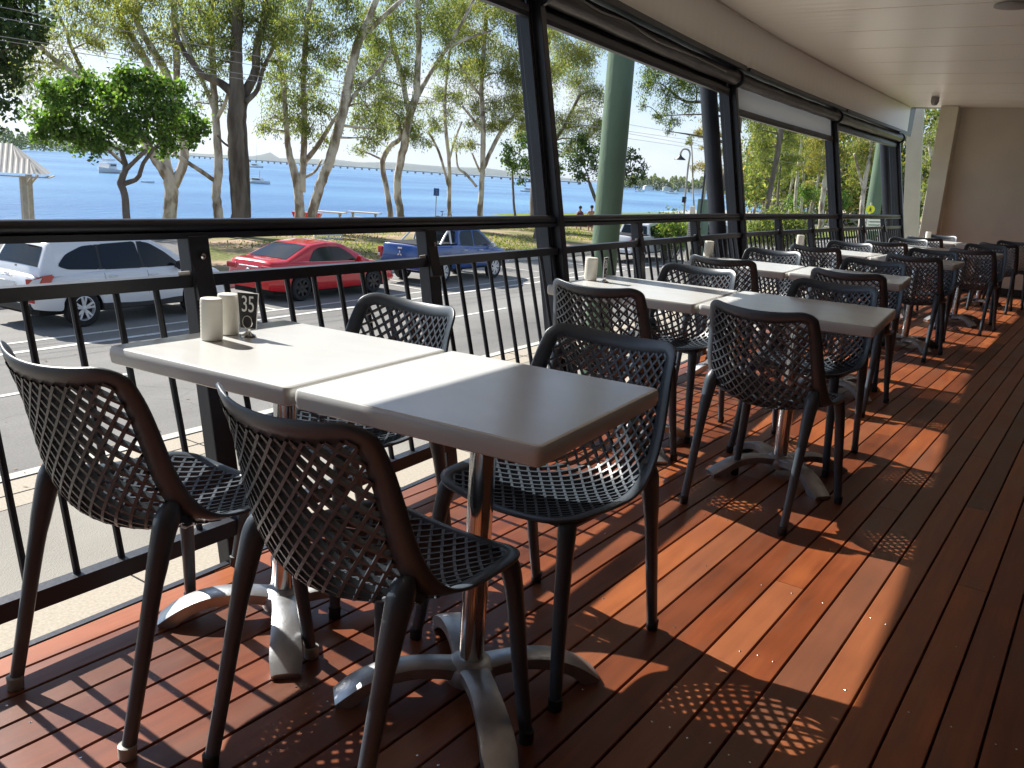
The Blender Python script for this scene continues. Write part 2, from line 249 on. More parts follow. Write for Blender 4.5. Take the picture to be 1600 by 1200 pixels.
# ------------------------------------------------------------------ mesh helpers
class MB:
    def __init__(s): s.v = []; s.f = []
    def add(s, vs, fs):
        o = len(s.v); s.v += [tuple(p) for p in vs]; s.f += [tuple(i + o for i in f) for f in fs]; return s
    def box(s, c, d, M=None):
        x, y, z = d[0] / 2, d[1] / 2, d[2] / 2
        vs = [Vector((sx * x, sy * y, sz * z)) for sz in (-1, 1) for sy in (-1, 1) for sx in (-1, 1)]
        vs = [(M @ p if M else p) + Vector(c) for p in vs]
        return s.add(vs, [(0, 2, 3, 1), (4, 5, 7, 6), (0, 1, 5, 4), (2, 6, 7, 3), (0, 4, 6, 2), (1, 3, 7, 5)])
    def beam(s, p0, p1, w, d, side=(0, 1, 0)):
        """rectangular bar from p0 to p1, w along side, d across"""
        p0 = Vector(p0); p1 = Vector(p1); a = (p1 - p0).normalized(); sd_ = Vector(side); sd_ = (sd_ - a * sd_.dot(a)).normalized(); n_ = a.cross(sd_)
        vs = [p + sd_ * (sx * w / 2) + n_ * (sy * d / 2) for p in (p0, p1) for sx, sy in ((-1, -1), (1, -1), (1, 1), (-1, 1))]
        return s.add(vs, [(3, 2, 1, 0), (4, 5, 6, 7), (0, 1, 5, 4), (1, 2, 6, 5), (2, 3, 7, 6), (3, 0, 4, 7)])
    def tube(s, path, rad, n=8, cap=True, ex=1.0, exax=None):
        path = [Vector(p) for p in path]
        if not hasattr(rad, '__len__'): rad = [rad] * len(path)
        o = len(s.v); T0 = (path[1] - path[0]).normalized()
        ref = Vector(exax) if exax else (Vector((0, 0, 1)) if abs(T0.z) < .9 else Vector((1, 0, 0)))
        for i, p in enumerate(path):
            T = (path[min(i + 1, len(path) - 1)] - path[max(i - 1, 0)]).normalized()
            a = (ref - T * ref.dot(T)).normalized(); b_ = T.cross(a); ref = a
            for k in range(n):
                t = 2 * math.pi * k / n
                s.v.append(tuple(p + a * (math.cos(t) * rad[i] * ex) + b_ * (math.sin(t) * rad[i])))
        for i in range(len(path) - 1):
            for k in range(n):
                s.f.append((o + i * n + k, o + i * n + (k + 1) % n, o + (i + 1) * n + (k + 1) % n, o + (i + 1) * n + k))
        if cap:
            s.f.append(tuple(o + k for k in range(n))[::-1]); s.f.append(tuple(o + (len(path) - 1) * n + k for k in range(n)))
        return s
    def lathe(s, prof, n=20, c=(0, 0, 0), axis='z', cap=True):
        o = len(s.v)
        for r, h in prof:
            for k in range(n):
                t = 2 * math.pi * k / n; a, b_ = r * math.cos(t), r * math.sin(t)
                p = (a, b_, h) if axis == 'z' else ((h, a, b_) if axis == 'x' else (b_, h, a))
                s.v.append((p[0] + c[0], p[1] + c[1], p[2] + c[2]))
        for i in range(len(prof) - 1):
            for k in range(n): s.f.append((o + i * n + k, o + i * n + (k + 1) % n, o + (i + 1) * n + (k + 1) % n, o + (i + 1) * n + k))
        if cap: s.f.append(tuple(o + k for k in range(n))[::-1]); s.f.append(tuple(o + (len(prof) - 1) * n + k for k in range(n)))
        return s
    def prism(s, poly, h0, h1, axis='z'):
        n = len(poly); o = len(s.v)
        def P(a, b_, h): return (a, b_, h) if axis == 'z' else ((h, a, b_) if axis == 'x' else (a, h, b_))
        s.v += [P(a, b_, h0) for a, b_ in poly] + [P(a, b_, h1) for a, b_ in poly]
        s.f.append(tuple(range(o, o + n))[::-1]); s.f.append(tuple(range(o + n, o + 2 * n)))
        for i in range(n): s.f.append((o + i, o + (i + 1) % n, o + n + (i + 1) % n, o + n + i))
        return s
    def grid(s, rows, close=False):
        """rows: list of equal length point lists"""
        o = len(s.v); m_ = len(rows[0])
        for r in rows: s.v += [tuple(p) for p in r]
        for i in range(len(rows) - 1):
            for j in range(m_ - 1 + (1 if close else 0)):
                s.f.append((o + i * m_ + j, o + i * m_ + (j + 1) % m_, o + (i + 1) * m_ + (j + 1) % m_, o + (i + 1) * m_ + j))
        return s
    def mesh(s, name, m, smooth=False, bevel=0):
        me = bpy.data.meshes.new(name); me.from_pydata(s.v, [], s.f); me.materials.append(m)
        if smooth: me.shade_smooth() if hasattr(me, 'shade_smooth') else None
        if smooth: me.polygons.foreach_set('use_smooth', [True] * len(me.polygons))
        import bmesh
        bm = bmesh.new(); bm.from_mesh(me); bmesh.ops.recalc_face_normals(bm, faces=bm.faces)
        if bevel > 0:
            ed = [e for e in bm.edges if len(e.link_faces) == 2 and e.calc_face_angle(0) > math.radians(40)]
            bmesh.ops.bevel(bm, geom=ed, offset=bevel, segments=2, affect='EDGES', profile=.5)
        if smooth == 'auto':
            for e in bm.edges:
                if len(e.link_faces) == 2 and e.calc_face_angle(0) > math.radians(38): e.smooth = False
        bm.to_mesh(me); bm.free(); me.update()
        return me
    def build(s, name, m, parent=None, smooth=False, bevel=0, loc=(0, 0, 0)):
        return obj(name, s.mesh(name, m, smooth, bevel), parent, loc)

def obj(name, me, parent=None, loc=(0, 0, 0)):
    o = bpy.data.objects.new(name, me); C.objects.link(o); o.location = loc
    if parent: o.parent = parent
    return o
def tag(o, label=None, cat=None, group=None, kind=None):
    if label: o['label'] = label
    if cat: o['category'] = cat
    if group: o['group'] = group
    if kind: o['kind'] = kind
    return o
def thing(name, label, cat, loc=(0, 0, 0), rz=0.0, group=None):
    o = obj(name, None, None, loc); o.rotation_euler = (0, 0, rz); o.empty_display_size = .1
    return tag(o, label, cat, group)
def copy_thing(src, loc, rz, label, group=None):
    def cp(o, par):
        c = o.copy(); C.objects.link(c); c.parent = par
        for ch in list(o.children): cp(ch, c)
        return c
    kids = list(src.children); r = src.copy(); C.objects.link(r)
    for ch in kids: cp(ch, r)
    r.location = loc; r.rotation_euler = (0, 0, rz); r['label'] = label
    if group: r['group'] = group
    return r
def smooth_curve(pts, n):
    """Catmull-Rom through 2D/3D points, n samples per span"""
    P = [Vector(p) for p in pts]; P = [P[0] * 2 - P[1]] + P + [P[-1] * 2 - P[-2]]; out = []
    for i in range(1, len(P) - 2):
        for k in range(n):
            t = k / n; a, b_, c, d = P[i - 1], P[i], P[i + 1], P[i + 2]
            out.append(.5 * ((2 * b_) + (c - a) * t + (2 * a - 5 * b_ + 4 * c - d) * t * t + (-a + 3 * b_ - 3 * c + d) * t ** 3))
    out.append(P[-2]); return out

# ------------------------------------------------------------------ the curved, raked facade line
YS = [-3, -1, 0, 1, 1.6, 2.75, 3.9, 5.05, 6.2, 7.35, 8.5, 10.8, 12.5, 14.4, 18]
XS = [-2.0, -2.02, -2.035, -2.055, -2.08, -2.15, -2.25, -2.37, -2.47, -2.55, -2.60, -2.63, -2.63, -2.62, -2.55]
RK = 0.2
def xb(y): return float(np.interp(y, YS, XS))
_k = np.array([.05, .1, .2, .3, .2, .1, .05])
def xs(y):   # smoothed
    return float(sum(_k[i] * xb(y + (i - 3) * .4) for i in range(7)))
def F(y, z, off=0.0): return Vector((xs(y) - RK * z + off, y, z))
def tang(y): return (F(y + .05, 0) - F(y - .05, 0)).normalized()
GZ = -2.10      # footpath level
RZ = -2.24      # road level
WZ = -4.3       # water level

# ================================================================== SETTING
def build_deck():
    mb = MB(); tones = []
    pitch = 0.0957; gap = 0.0055; x0 = -0.148 + gap / 2
    r = random.Random(3)
    k0 = int((-2.8 - x0) / pitch) - 1; k1 = int((1.7 - x0) / pitch)
    scr = MB()
    for k in range(k0, k1):
        xa = x0 + k * pitch; xc = xa + pitch - gap
        # butt joints
        ys = [-2.0]; y = -2.0 + r.uniform(.5, 4)
        while y < 14.3: ys.append(y); y += r.uniform(2.4, 5.4)
        ys.append(14.3)
        for a, b_ in zip(ys[:-1], ys[1:]):
            tone = (r.random(), r.random() * 9, r.random() * 9, 1)
            yy = [a + .001]; t = math.floor(a / .1) * .1 + .1
            while t < b_ - .002:
                if t > a + .002: yy.append(t)
                t += .1
            yy.append(b_ - .001)
            seg = []
            for y_ in yy:
                e = xs(y_) + .012
                l_ = max(xa, e)
                if l_ < xc - .004: seg.append((y_, l_))
                elif seg: break
            if not seg and xs(a) + .012 < xc: continue
            seg2 = [(y_, max(xa, xs(y_) + .012)) for y_ in yy if max(xa, xs(y_) + .012) < xc - .004]
            if len(seg2) < 2: continue
            simple = all(abs(q[1] - xa) < 1e-6 for q in seg2)
            if simple: seg2 = [seg2[0], seg2[-1]]
            o = len(mb.v); bv = .0022
            n = len(seg2)
            for y_, l_ in seg2:
                mb.v += [(l_, y_, -.022), (l_, y_, -bv), (l_ + bv, y_, 0), (xc - bv, y_, 0), (xc, y_, -bv), (xc, y_, -.022)]
            for i in range(n - 1):
                for j in range(5): mb.f.append((o + i * 6 + j, o + i * 6 + j + 1, o + (i + 1) * 6 + j + 1, o + (i + 1) * 6 + j)); tones.append(tone)
            mb.f.append(tuple(o + j for j in range(6))); tones.append(tone)
            mb.f.append(tuple(o + (n - 1) * 6 + j for j in range(6))[::-1]); tones.append(tone)
        # screw heads on each joist
        for j in range(0, 14):
            yj = 0.35 + j * .45
            for fx in (.25, .75):
                x_ = xa + (xc - xa) * fx + r.uniform(-.004, .004); y_ = yj + r.uniform(-.012, .012)
                if x_ > xs(y_) + .05 and x_ < .6 and r.random() < .42:
                    scr.lathe([(.0032, .0004), (.0026, .0009), (.0008, .0007)], 7, (x_, y_, 0))
    me = bpy.data.meshes.new('deck'); me.from_pydata(mb.v, [], mb.f); me.materials.append(M_deck)
    ca = me.color_attributes.new('tone', 'FLOAT_COLOR', 'CORNER')
    arr = []
    for p, t in zip(me.polygons, tones): arr += list(t) * p.loop_total
    ca.data.foreach_set('color', arr)
    import bmesh
    bm = bmesh.new(); bm.from_mesh(me); bmesh.ops.recalc_face_normals(bm, faces=bm.faces); bm.to_mesh(me); bm.free()
    d = tag(obj('deck', me), kind='structure')
    sc = scr.build('deck_screws', M_chrome); tag(sc, kind='structure')
    # dark bearer sheet below and black edge angle
    u = MB(); rows = []
    for i in range(90):
        y_ = -2.2 + i * .19; rows.append([(xs(y_) + .012, y_, -.024), (1.8, y_, -.024)])
    u.grid(rows); tag(u.build('deck_frame', M_black), kind='structure')
    e = MB(); rows = []
    for i in range(120):
        y_ = -2.2 + i * .139; x_ = xs(y_)
        rows.append([(x_ + .010, y_, -.02), (x_ + .010, y_, .003), (x_ - .012, y_, .003), (x_ - .012, y_, -.20), (x_ - .004, y_, -.20), (x_ - .004, y_, -.02)])
    e.grid(rows, close=True); tag(e.build('deck_edge', M_dark), kind='structure')
    w = MB(); rows = []
    for i in range(60):
        y_ = -2.2 + i * .28; rows.append([(xs(y_) + .0, y_, -.20), (xs(y_) + .35, y_, GZ - .05)])
    w.grid(rows); tag(w.build('under_deck_wall', M_black), kind='structure')
build_deck()

def build_room():
    CZ = 2.593
    c = MB(); rows = []
    ys = [-2.5 + i * .21 for i in range(82)]
    ys = [y for y in ys if y < 14.3] + [14.3]
    for y in ys:
        crease = F(y, CZ, .2).x; low = F(y, 2.24, .13).x
        rows.append([(low - .02, y, 2.235), (low, y, 2.235), (crease - .006, y, CZ - .012), (crease, y, CZ), (crease + .6, y, CZ + .004), (1.9, y, CZ + .012)])
    c.grid(rows); tag(c.build('ceiling', M_ceil), kind='structure')
    cs = MB()   # sheet joints across the ceiling and a bead along the crease
    y = -1.9
    while y < 14.2:
        cs.beam((F(y, CZ, .2).x + .01, y, CZ + .0028), (1.6, y, CZ + .0094), .0025, .003, (0, 1, 0)); y += .9
    tag(cs.build('ceiling_joints', M_cream), kind='structure')
    cs = MB(); cs.tube([(F(y, CZ, .2).x + .004, y, CZ - .006) for y in ys], .006, 6); tag(cs.build('ceiling_bead', M_cream, smooth=True), kind='structure')
    r = MB(); rows = []   # roof slab with fascia
    for y in ys + [15.2]:
        f0 = F(y, 2.02, -.05).x; rows.append([(f0, y, 2.235), (f0 - .02, y, 2.235), (f0 - .55, y, 2.36), (f0 - .55, y, 2.75), (2.6, y, 2.95), (2.6, y, 2.66), (f0 + .01, y, 2.66)])
    r.grid(rows, close=True); tag(r.build('roof', M_dark), kind='structure')
    w = MB(); w.box((-.3, 14.3 + .1, 1.4), (3.9, .2, 3.1)); 
    ow = w.build('end_wall', M_wall); tag(ow, kind='structure')
    s = MB(); s.box((-.22, 14.292, .055), (4.0, .02, .11)); tag(s.build('skirting', M_trim), kind='structure')
    w = MB(); w.box((1.75, 6.0, 1.3), (.2, 17, 2.75)); w.box((-.2, -2.6, 1.3), (4.6, .2, 2.75)); tag(w.build('unseen_building_wall', M_wallin), kind='structure')  # out-of-view walls; rear one added, both near-black, to keep the deck dark
    p = MB(); p.box((-2.375, 14.20, 1.29), (.235, .3, 2.60)); o = p.build('pilaster', M_cream, bevel=.006); tag(o, 'cream rendered pilaster at the open edge of the brown end wall', 'pilaster')
    p = MB(); p.beam((-2.64, 16.0, -2.1), (-3.24, 16.0, 3.0), .24, .10, (1, 0, 0)); o = p.build('rendered_fin', M_cream); tag(o, 'sunlit cream rendered fin with leaf shadows beyond the last dark post', 'wall')
build_room()

def sheet(name, pts, z, m, sub=None):
    mb = MB(); mb.add([(x, y, z) for x, y in pts], [tuple(range(len(pts)))]); o = mb.build(name, m)
    return tag(o, kind='structure')
def rx(x0, y, s=-.06): return x0 + s * (y - 6)
Y0, Y1 = -60, 260
def strip(name, xa, xb_, z, m, y0=Y0, y1=Y1):
    return sheet(name, [(rx(xa, y0), y0), (rx(xb_, y0), y0), (rx(xb_, y1), y1), (rx(xa, y1), y1)], z, m)
def ground():
    # base terrain reaches the horizon on the land side
    sheet('terrain', [(-46, -400), (4000, -400), (4000, 6000), (-46, 6000)], RZ - .9, M_verge)
    strip('road', -9.25, -19.3, RZ, M_road)
    mb = MB(); mb.add([(-1.0, -30, GZ), (-1.0, 120, GZ), (rx(-6.3, 120), 120, GZ), (rx(-6.3, -30), -30, GZ)], [(0, 1, 2, 3)]); tag(mb.build('paving', M_pave), kind='structure')
    strip('footpath', -6.3, -8.2, GZ - .004, M_path, -60, 130)
    strip('footpath_edge', -8.2, -8.88, GZ, M_pave, -60, 130)
    g = MB()
    for i in range(34):                     # expansion joints of the tan strips
        y = -6 + i * 1.5; g.beam((rx(-8.2, y), y, GZ + .001), (rx(-8.88, y), y, GZ + .001), .014, .006)
        g.beam((-2.2, y + .6, GZ + .001), (rx(-6.3, y), y + .6, GZ + .001), .014, .006)
    g.beam((rx(-8.52, -20), -20, GZ + .001), (rx(-8.52, 60), 60, GZ + .001), .012, .006, (1, 0, 0))
    tag(g.build('paving_joints', M_black), kind='structure')
    k = MB()
    for (a, z0, z1, wd) in ((-9.0, RZ - .1, GZ + .004, .16), (-19.45, RZ - .1, GZ + .02, .3)):
        k.add([(rx(a - wd / 2, Y0), Y0, z0), (rx(a + wd / 2, Y0), Y0, z0), (rx(a + wd / 2, Y0), Y0, z1), (rx(a - wd / 2, Y0), Y0, z1),
               (rx(a - wd / 2, 130), 130, z0), (rx(a + wd / 2, 130), 130, z0), (rx(a + wd / 2, 130), 130, z1), (rx(a - wd / 2, 130), 130, z1)],
              [(0, 1, 2, 3), (4, 7, 6, 5), (0, 4, 5, 1), (1, 5, 6, 2), (2, 6, 7, 3), (3, 7, 4, 0)])
    tag(k.build('kerb', M_kerb), kind='structure')
    strip('gutter', -9.08, -9.32, RZ + .004, M_kerb, -60, 130)
    l = MB()
    def dash(xa, y0, y1, w=.11, s=-.06):
        l.add([(rx(xa - w / 2, y0, s), y0, RZ + .008), (rx(xa + w / 2, y0, s), y0, RZ + .008), (rx(xa + w / 2, y1, s), y1, RZ + .008), (rx(xa - w / 2, y1, s), y1, RZ + .008)], [(0, 1, 2, 3)])
    dash(-12.5, 2.0, 7.6); dash(-12.5, 16, 19); dash(-12.5, 28, 31)
    dash(-15.0, -40, 120, .14); dash(-15.75, -40, 120, .10)
    for y in (6.2, 12.7, 13.6, 19.6, 20.4, 27.6, 32.0, 40):      # parking bay ticks
        l.add([(rx(-15.75, y), y, RZ + .009), (rx(-15.75, y), y + .1, RZ + .009), (rx(-18.9, y), y + .1, RZ + .009), (rx(-18.9, y), y, RZ + .009)], [(0, 1, 2, 3)])
    tag(l.build('line_markings', M_line), kind='structure')
    # park, slightly uneven
    rr = random.Random(5); mb = MB(); rows = []
    for i in range(70):
        y = -60 + i * 4.0; row = []
        for j in range(14):
            f = j / 13; x = rx(-19.6, y) * (1 - f) + (-46) * f
            row.append((x, y, GZ - .02 - 1.3 * max(0, f - .4) ** 1.2 * 1.6 + rr.uniform(-.04, .04) * (0 < j)))
        rows.append(row)
    mb.grid(rows); tag(mb.build('park_ground', M_grass, smooth=True), kind='structure')
    mb = MB(); mb.grid([[(-46, -200, -3.2), (-52, -200, -4.6)], [(-46, 215, -3.2), (-52, 215, -4.6)]]); tag(mb.build('beach', M_sand), kind='structure')
    # car park bitumen beside the white wagon and path in the park
    sheet('parking_lane', [(-21.2, 2), (-21.4, 15.5), (-31, 22), (-34, 10), (-33, 2)], GZ + .06, mat('old_bitumen', (.13, .125, .12), .9, var=.12, vscale=.8, bump=.4, bscale=40))
    tag(sheet('water', [(-47, -3000), (-12000, -3000), (-12000, 14000), (600, 14000), (-47, 214)], WZ, M_water), kind='structure')
    # far coast with sand, on the right
    sheet('far_beach', [(-46, 214), (-78, 300), (-118, 430), (-150, 560), (-330, 900), (-420, 1080), (200, 1100), (200, 214)], WZ + .35, M_sand)
    sheet('far_lawn', [(-44, 214), (-66, 300), (-100, 440), (-118, 560), (-250, 900), (300, 1100), (300, 214)], WZ + 1.0, M_verge)
    # cross street with bright concrete
    sheet('side_street', [(-52, 108), (-17, 100), (2, 106), (-2, 150), (-60, 150)], GZ - .0, mat('pale_concrete', (.42, .41, .37), .85, var=.08, vscale=.5))
    sheet('lawn', [(-46, 62), (-21.5, 58), (-19.5, 98), (-50, 106)], GZ + .03, M_verge)
ground()

def hills():
    r = random.Random(11)
    def ridge(name, u0, u1, D, heights, base=WZ):
        mb = MB(); rows = []
        n = 90
        for i in range(n + 1):
            u = u0 + (u1 - u0) * i / n; p = pt(u, 223 + .066 * u, D); h = float(np.interp(u, [a for a, _ in heights], [b_ for _, b_ in heights])) / 1480 * D
            h += (r.random() - .5) * D * .0006
            d = Vector((p.x, p.y, 0)).normalized()
            rows.append([Vector((p.x, p.y, base)), Vector((p.x, p.y, 0)) + d * D * .02 + Vector((0, 0, CAM_H + max(h, .001 * D) * .6)), Vector((p.x, p.y, 0)) + d * D * .05 + Vector((0, 0, CAM_H + max(h, .001 * D))), Vector((p.x, p.y, base)) + d * D * .12])
        mb.grid(rows); return tag(mb.build(name, M_hill, smooth=True), kind='structure')
    global M_hill
    M_hill = mat('forested_hills', (0.05, 0.075, 0.04), .95, var=.3, vscale=.004)
    ridge('hills', -300, 1000, 9500, [(-300, 4), (150, 5), (300, 4), (400, 5), (410, 9), (416, 15), (420, 16), (427, 9), (437, 5), (470, 6), (520, 9), (560, 7), (620, 11), (700, 9), (760, 12), (820, 6), (900, 3), (1000, 2)])
hills()

def shore_mass(name, label, u0, u1, D0, D1, h0, h1, n, seed, colr, roofs=0):
    """far wooded shore: thousands of leaf clumps over a low bank, one mass"""
    r = np.random.RandomState(seed)
    t = r.rand(n); u = u0 + (u1 - u0) * t; D = D0 + (D1 - D0) * t + r.rand(n) * 25
    ph = r.rand(6) * 6
    env = .45 + .30 * np.abs(np.sin(t * 23 + ph[0])) + .25 * np.abs(np.sin(t * 57 + ph[1])) + .2 * np.abs(np.sin(t * 131 + ph[2]))
    H = (h0 + (h1 - h0) * t) * env
    z = WZ + .6 + H * r.rand(n) ** .7
    cs = np.array([tuple(pt(a, 223 + .066 * a, d)) for a, d in zip(u, D)]); cs[:, 2] = z
    sz = 1.1 + 1.3 * r.rand(n)
    leaf_mesh(name, cs, sz, sz * .8, r, colr, M_fleaf, droop=0.0, label=label, kind='stuff', cat=None)
def leaf_arrays(cs, ln, wd, r, droop):
    n = len(cs)
    d = r.normal(size=(n, 3)); d[:, 2] -= droop * 2.2; d /= np.linalg.norm(d, axis=1)[:, None]
    s = r.normal(size=(n, 3)); s -= d * (s * d).sum(1)[:, None]; s /= np.linalg.norm(s, axis=1)[:, None]
    ln = np.asarray(ln)[:, None] if np.ndim(ln) else np.full((n, 1), ln); wd = np.asarray(wd)[:, None] if np.ndim(wd) else np.full((n, 1), wd)
    a = cs - d * ln / 2; b_ = cs + s * wd / 2 - d * ln * .05; c = cs + d * ln / 2; e = cs - s * wd / 2 - d * ln * .05
    return np.stack([a, b_, c, e], 1).reshape(-1, 3)
def leaf_mesh(name, cs, ln, wd, r, cols, m, droop=.5, parent=None, label=None, kind=None, cat=None, colidx=None):
    n = len(cs); v = leaf_arrays(cs, ln, wd, r, droop)
    me = bpy.data.meshes.new(name); me.vertices.add(4 * n); me.vertices.foreach_set('co', v.ravel())
    me.loops.add(4 * n); me.loops.foreach_set('vertex_index', np.arange(4 * n)); me.polygons.add(n)
    me.polygons.foreach_set('loop_start', np.arange(n) * 4); me.polygons.foreach_set('loop_total', np.full(n, 4)); me.update(); me.validate()
    c = np.array(cols); k = r.randint(0, len(c), n) if colidx is None else colidx
    cc = c[k] * (0.75 + .5 * r.rand(n, 1)); cc = np.concatenate([cc, np.ones((n, 1))], 1)
    ca = me.color_attributes.new('leafcol', 'FLOAT_COLOR', 'CORNER'); ca.data.foreach_set('color', np.repeat(cc, 4, 0).ravel())
    me.materials.append(m); o = obj(name, me, parent)
    if label or kind: tag(o, label, cat, None, kind)
    return o

# ================================================================== CHAIRS
def chair_meshes():
    Cp = smooth_curve([(.238, .440), (.15, .430), (.05, .423), (-.05, .420), (-.13, .430), (-.187, .466), (-.218, .53), (-.238, .61), (-.260, .70), (-.297, .808)], 6)
    Rp = smooth_curve([(.228, .462), (.145, .463), (.06, .464), (-.02, .472), (-.075, .497), (-.118, .545), (-.150, .61), (-.172, .68), (-.196, .75), (-.236, .828)], 6)
    Wp = smooth_curve([(0, .212), (.1, .224), (.2, .232), (.3, .238), (.4, .240), (.5, .238), (.6, .233), (.7, .226), (.85, .214), (1, .203)], 6)
    Cn = np.array([(p.x, p.y) for p in [Vector((*q,)) if len(q) > 1 else q for q in Cp]]); Rn = np.array([(p[0], p[1]) for p in Rp]); Wn = np.array([(p[0], p[1]) for p in Wp])
    arc = np.concatenate([[0], np.cumsum(np.linalg.norm(np.diff(Cn, axis=0), axis=1))]); Lc = arc[-1]; sC = arc / Lc
    sR = np.linspace(0, 1, len(Rn)); idx = np.linspace(0, 1, len(Cn))
    W0 = .225
    def Sf(a, b_):   # a lateral metres (-W0..W0), b arc metres
        s = min(max(b_ / Lc, -.02), 1.02); q = a / W0; w = float(np.interp(s, Wn[:, 0], Wn[:, 1]))
        c = (float(np.interp(s, sC, Cn[:, 0])), float(np.interp(s, sC, Cn[:, 1])))
        t = float(np.interp(s, sC, idx)); rr_ = (float(np.interp(t, sR, Rn[:, 0])), float(np.interp(t, sR, Rn[:, 1])))
        k = min(1.15, abs(q)) ** 2.1
        return Vector((q * w, c[0] + (rr_[0] - c[0]) * k, c[1] + (rr_[1] - c[1]) * k))
    def Nf(a, b_):
        e = .006; n = (Sf(a + e, b_) - Sf(a - e, b_)).cross(Sf(a, b_ + e) - Sf(a, b_ - e)); return -n.normalized()
    def loop(ins, rt, rf, top_ins):
        """rounded rectangle, counter clockwise"""
        A = W0 - ins; b0 = ins * .8; b1 = Lc - top_ins; pts = []
        def arcp(cx, cy, r_, t0, t1, n):
            for i in range(n + 1):
                t = math.radians(t0 + (t1 - t0) * i / n); pts.append((cx + r_ * math.cos(t), cy + r_ * math.sin(t)))
        def line(p, q_, n):
            for i in range(1, n): pts.append((p[0] + (q_[0] - p[0]) * i / n, p[1] + (q_[1] - p[1]) * i / n))
        arcp(A - rf, b0 + rf, rf, -90, 0, 7); line((A, b0 + rf), (A, b1 - rt), 30); arcp(A - rt, b1 - rt, rt, 0, 90, 8)
        line((A - rt, b1), (-A + rt, b1), 14); arcp(-A + rt, b1 - rt, rt, 90, 180, 8); line((-A, b1 - rt), (-A, b0 + rf), 30); arcp(-A + rf, b0 + rf, rf, 180, 270, 7)
        line((-A + rf, b0), (A - rf, b0), 14); return pts
    O = loop(0, .058, .07, 0); I = loop(.035, .030, .045, .042); M_ = loop(.016, .046, .058, .019)
    T = .0050; fr = MB(); rows = []
    for (o, m_, i_) in zip(O, M_, I):
        n = Nf(*o); nm = Nf(*m_); ni = Nf(*i_); P, Q, Rr = Sf(*o), Sf(*m_), Sf(*i_)
        out = (P - Rr).normalized()
        rows.append([P + n * T * .45, P + out * .003, P - n * T * .45 - n * .003, Q - nm * (T + .001), Rr - ni * T, Rr + ni * T * .7, Q + nm * T])
    rows.append(rows[0]); fr.grid(rows, close=True)
    frame = fr.mesh('frame', M_plastic, smooth=True)
    # lattice
    la = MB(); DX, DY = .0350, .0425
    A = W0 - .031; b0 = .023; b1 = Lc - .038
    def inside(a, b_):
        if not (-A <= a <= A and b0 <= b_ <= b1): return False
        for cy, r_, sg in ((b1, .026, 1), (b0, .048, -1)):
            cx = A - r_; cyy = cy - sg * r_
            if abs(a) > cx and (b_ - cyy) * sg > 0 and math.hypot(abs(a) - cx, b_ - cyy) > r_ + .006: return False
        return True
    wd, dp = .0032, .0085
    for fam in (1, -1):
        L0 = int((-A / DX) - (b1 / DY)) - 2; L1 = int((A / DX) + (b1 / DY)) + 2
        for k in range(L0, L1 + 1):
            kk = k + .5 * (fam > 0) * 0
            run = []; n = 44
            for i in range(n * 2 + 1):
                b_ = b0 + (b1 - b0) * i / (2 * n); a = DX * (kk - fam * b_ / DY)
                if inside(a, b_): run.append((a, b_))
            if len(run) < 3: continue
            run = run[::2] + ([run[-1]] if (len(run) % 2 == 0) else [])
            rows = []; prev = None
            for j, (a, b_) in enumerate(run):
                P = Sf(a, b_); n_ = Nf(a, b_)
                Qn = Sf(*run[min(j + 1, len(run) - 1)]); Qp = Sf(*run[max(j - 1, 0)]); t = (Qn - Qp).normalized(); s = t.cross(n_).normalized()
                o_ = .0004 * fam
                rows.append([P + s * wd + n_ * (dp * .55 + o_), P + s * wd - n_ * (dp - o_), P - s * wd - n_ * (dp - o_), P - s * wd + n_ * (dp * .55 + o_)])
            la.grid(rows, close=True)
    lat = la.mesh('lattice', M_plastic)
    legs = []
    for sx in (-1, 1):
        f = MB(); f.tube(smooth_curve([(sx * .184, .183, .447), (sx * .192, .196, .415), (sx * .201, .209, .33), (sx * .214, .226, .17), (sx * .230, .243, .012)], 4),
                         [.019, .0215, .0225, .0225] + [.0222, .0215, .0208, .020] + [.0195, .019, .0185, .018] + [.0172, .0166, .016, .0154] + [.0145], 12)
        r_ = MB(); pts = smooth_curve([(sx * .203, -.130, .530), (sx * .204, -.147, .495), (sx * .205, -.165, .44), (sx * .206, -.192, .33), (sx * .206, -.226, .17), (sx * .206, -.260, .012)], 4)
        rad = [.012, .017, .021, .024, .0258, .0262, .0255, .0245, .0235, .0225, .0215, .019, .0182, .0176, .0170, .0166, .0162, .0158, .0155, .0152, .0148]
        r_.tube(pts, rad[:len(pts)], 12)
        # fillets running from the leg head along the underside of the shell
        bb = Lc * .50
        for (a0, b0_, a1, b1_, r0) in ((.195, bb, .120, bb - .012, .016), (.190, bb - .02, .15, bb - .07, .013)):
            w = [Sf(sx * (a0 + (a1 - a0) * i / 8), b0_ + (b1_ - b0_) * i / 8) - Nf(sx * (a0 + (a1 - a0) * i / 8), b0_ + (b1_ - b0_) * i / 8) * (.010 - .004 * i / 8) for i in range(9)]
            r_.tube(w, [r0 * (1 - i / 8) + .004 * i / 8 for i in range(9)], 8)
        for (a0, b0_, a1, b1_, r0) in ((.190, .045, .12, .035, .015), (.195, .05, .212, .14, .014)):
            w = [Sf(sx * (a0 + (a1 - a0) * i / 8), b0_ + (b1_ - b0_) * i / 8) - Nf(sx * (a0 + (a1 - a0) * i / 8), b0_ + (b1_ - b0_) * i / 8) * (.012 - .006 * i / 8) for i in range(9)]
            f.tube(w, [r0 * (1 - i / 8) + .004 * i / 8 for i in range(9)], 8)
        legs.append((f.mesh('leg', M_plastic, smooth='auto'), (sx * .2305, .2435)))
        legs.append((r_.mesh('leg', M_plastic, smooth='auto'), (sx * .2058, -.261)))
    cp = MB(); cp.lathe([(.0155, 0), (.0165, .002), (.0172, .030), (.0150, .031)], 14)
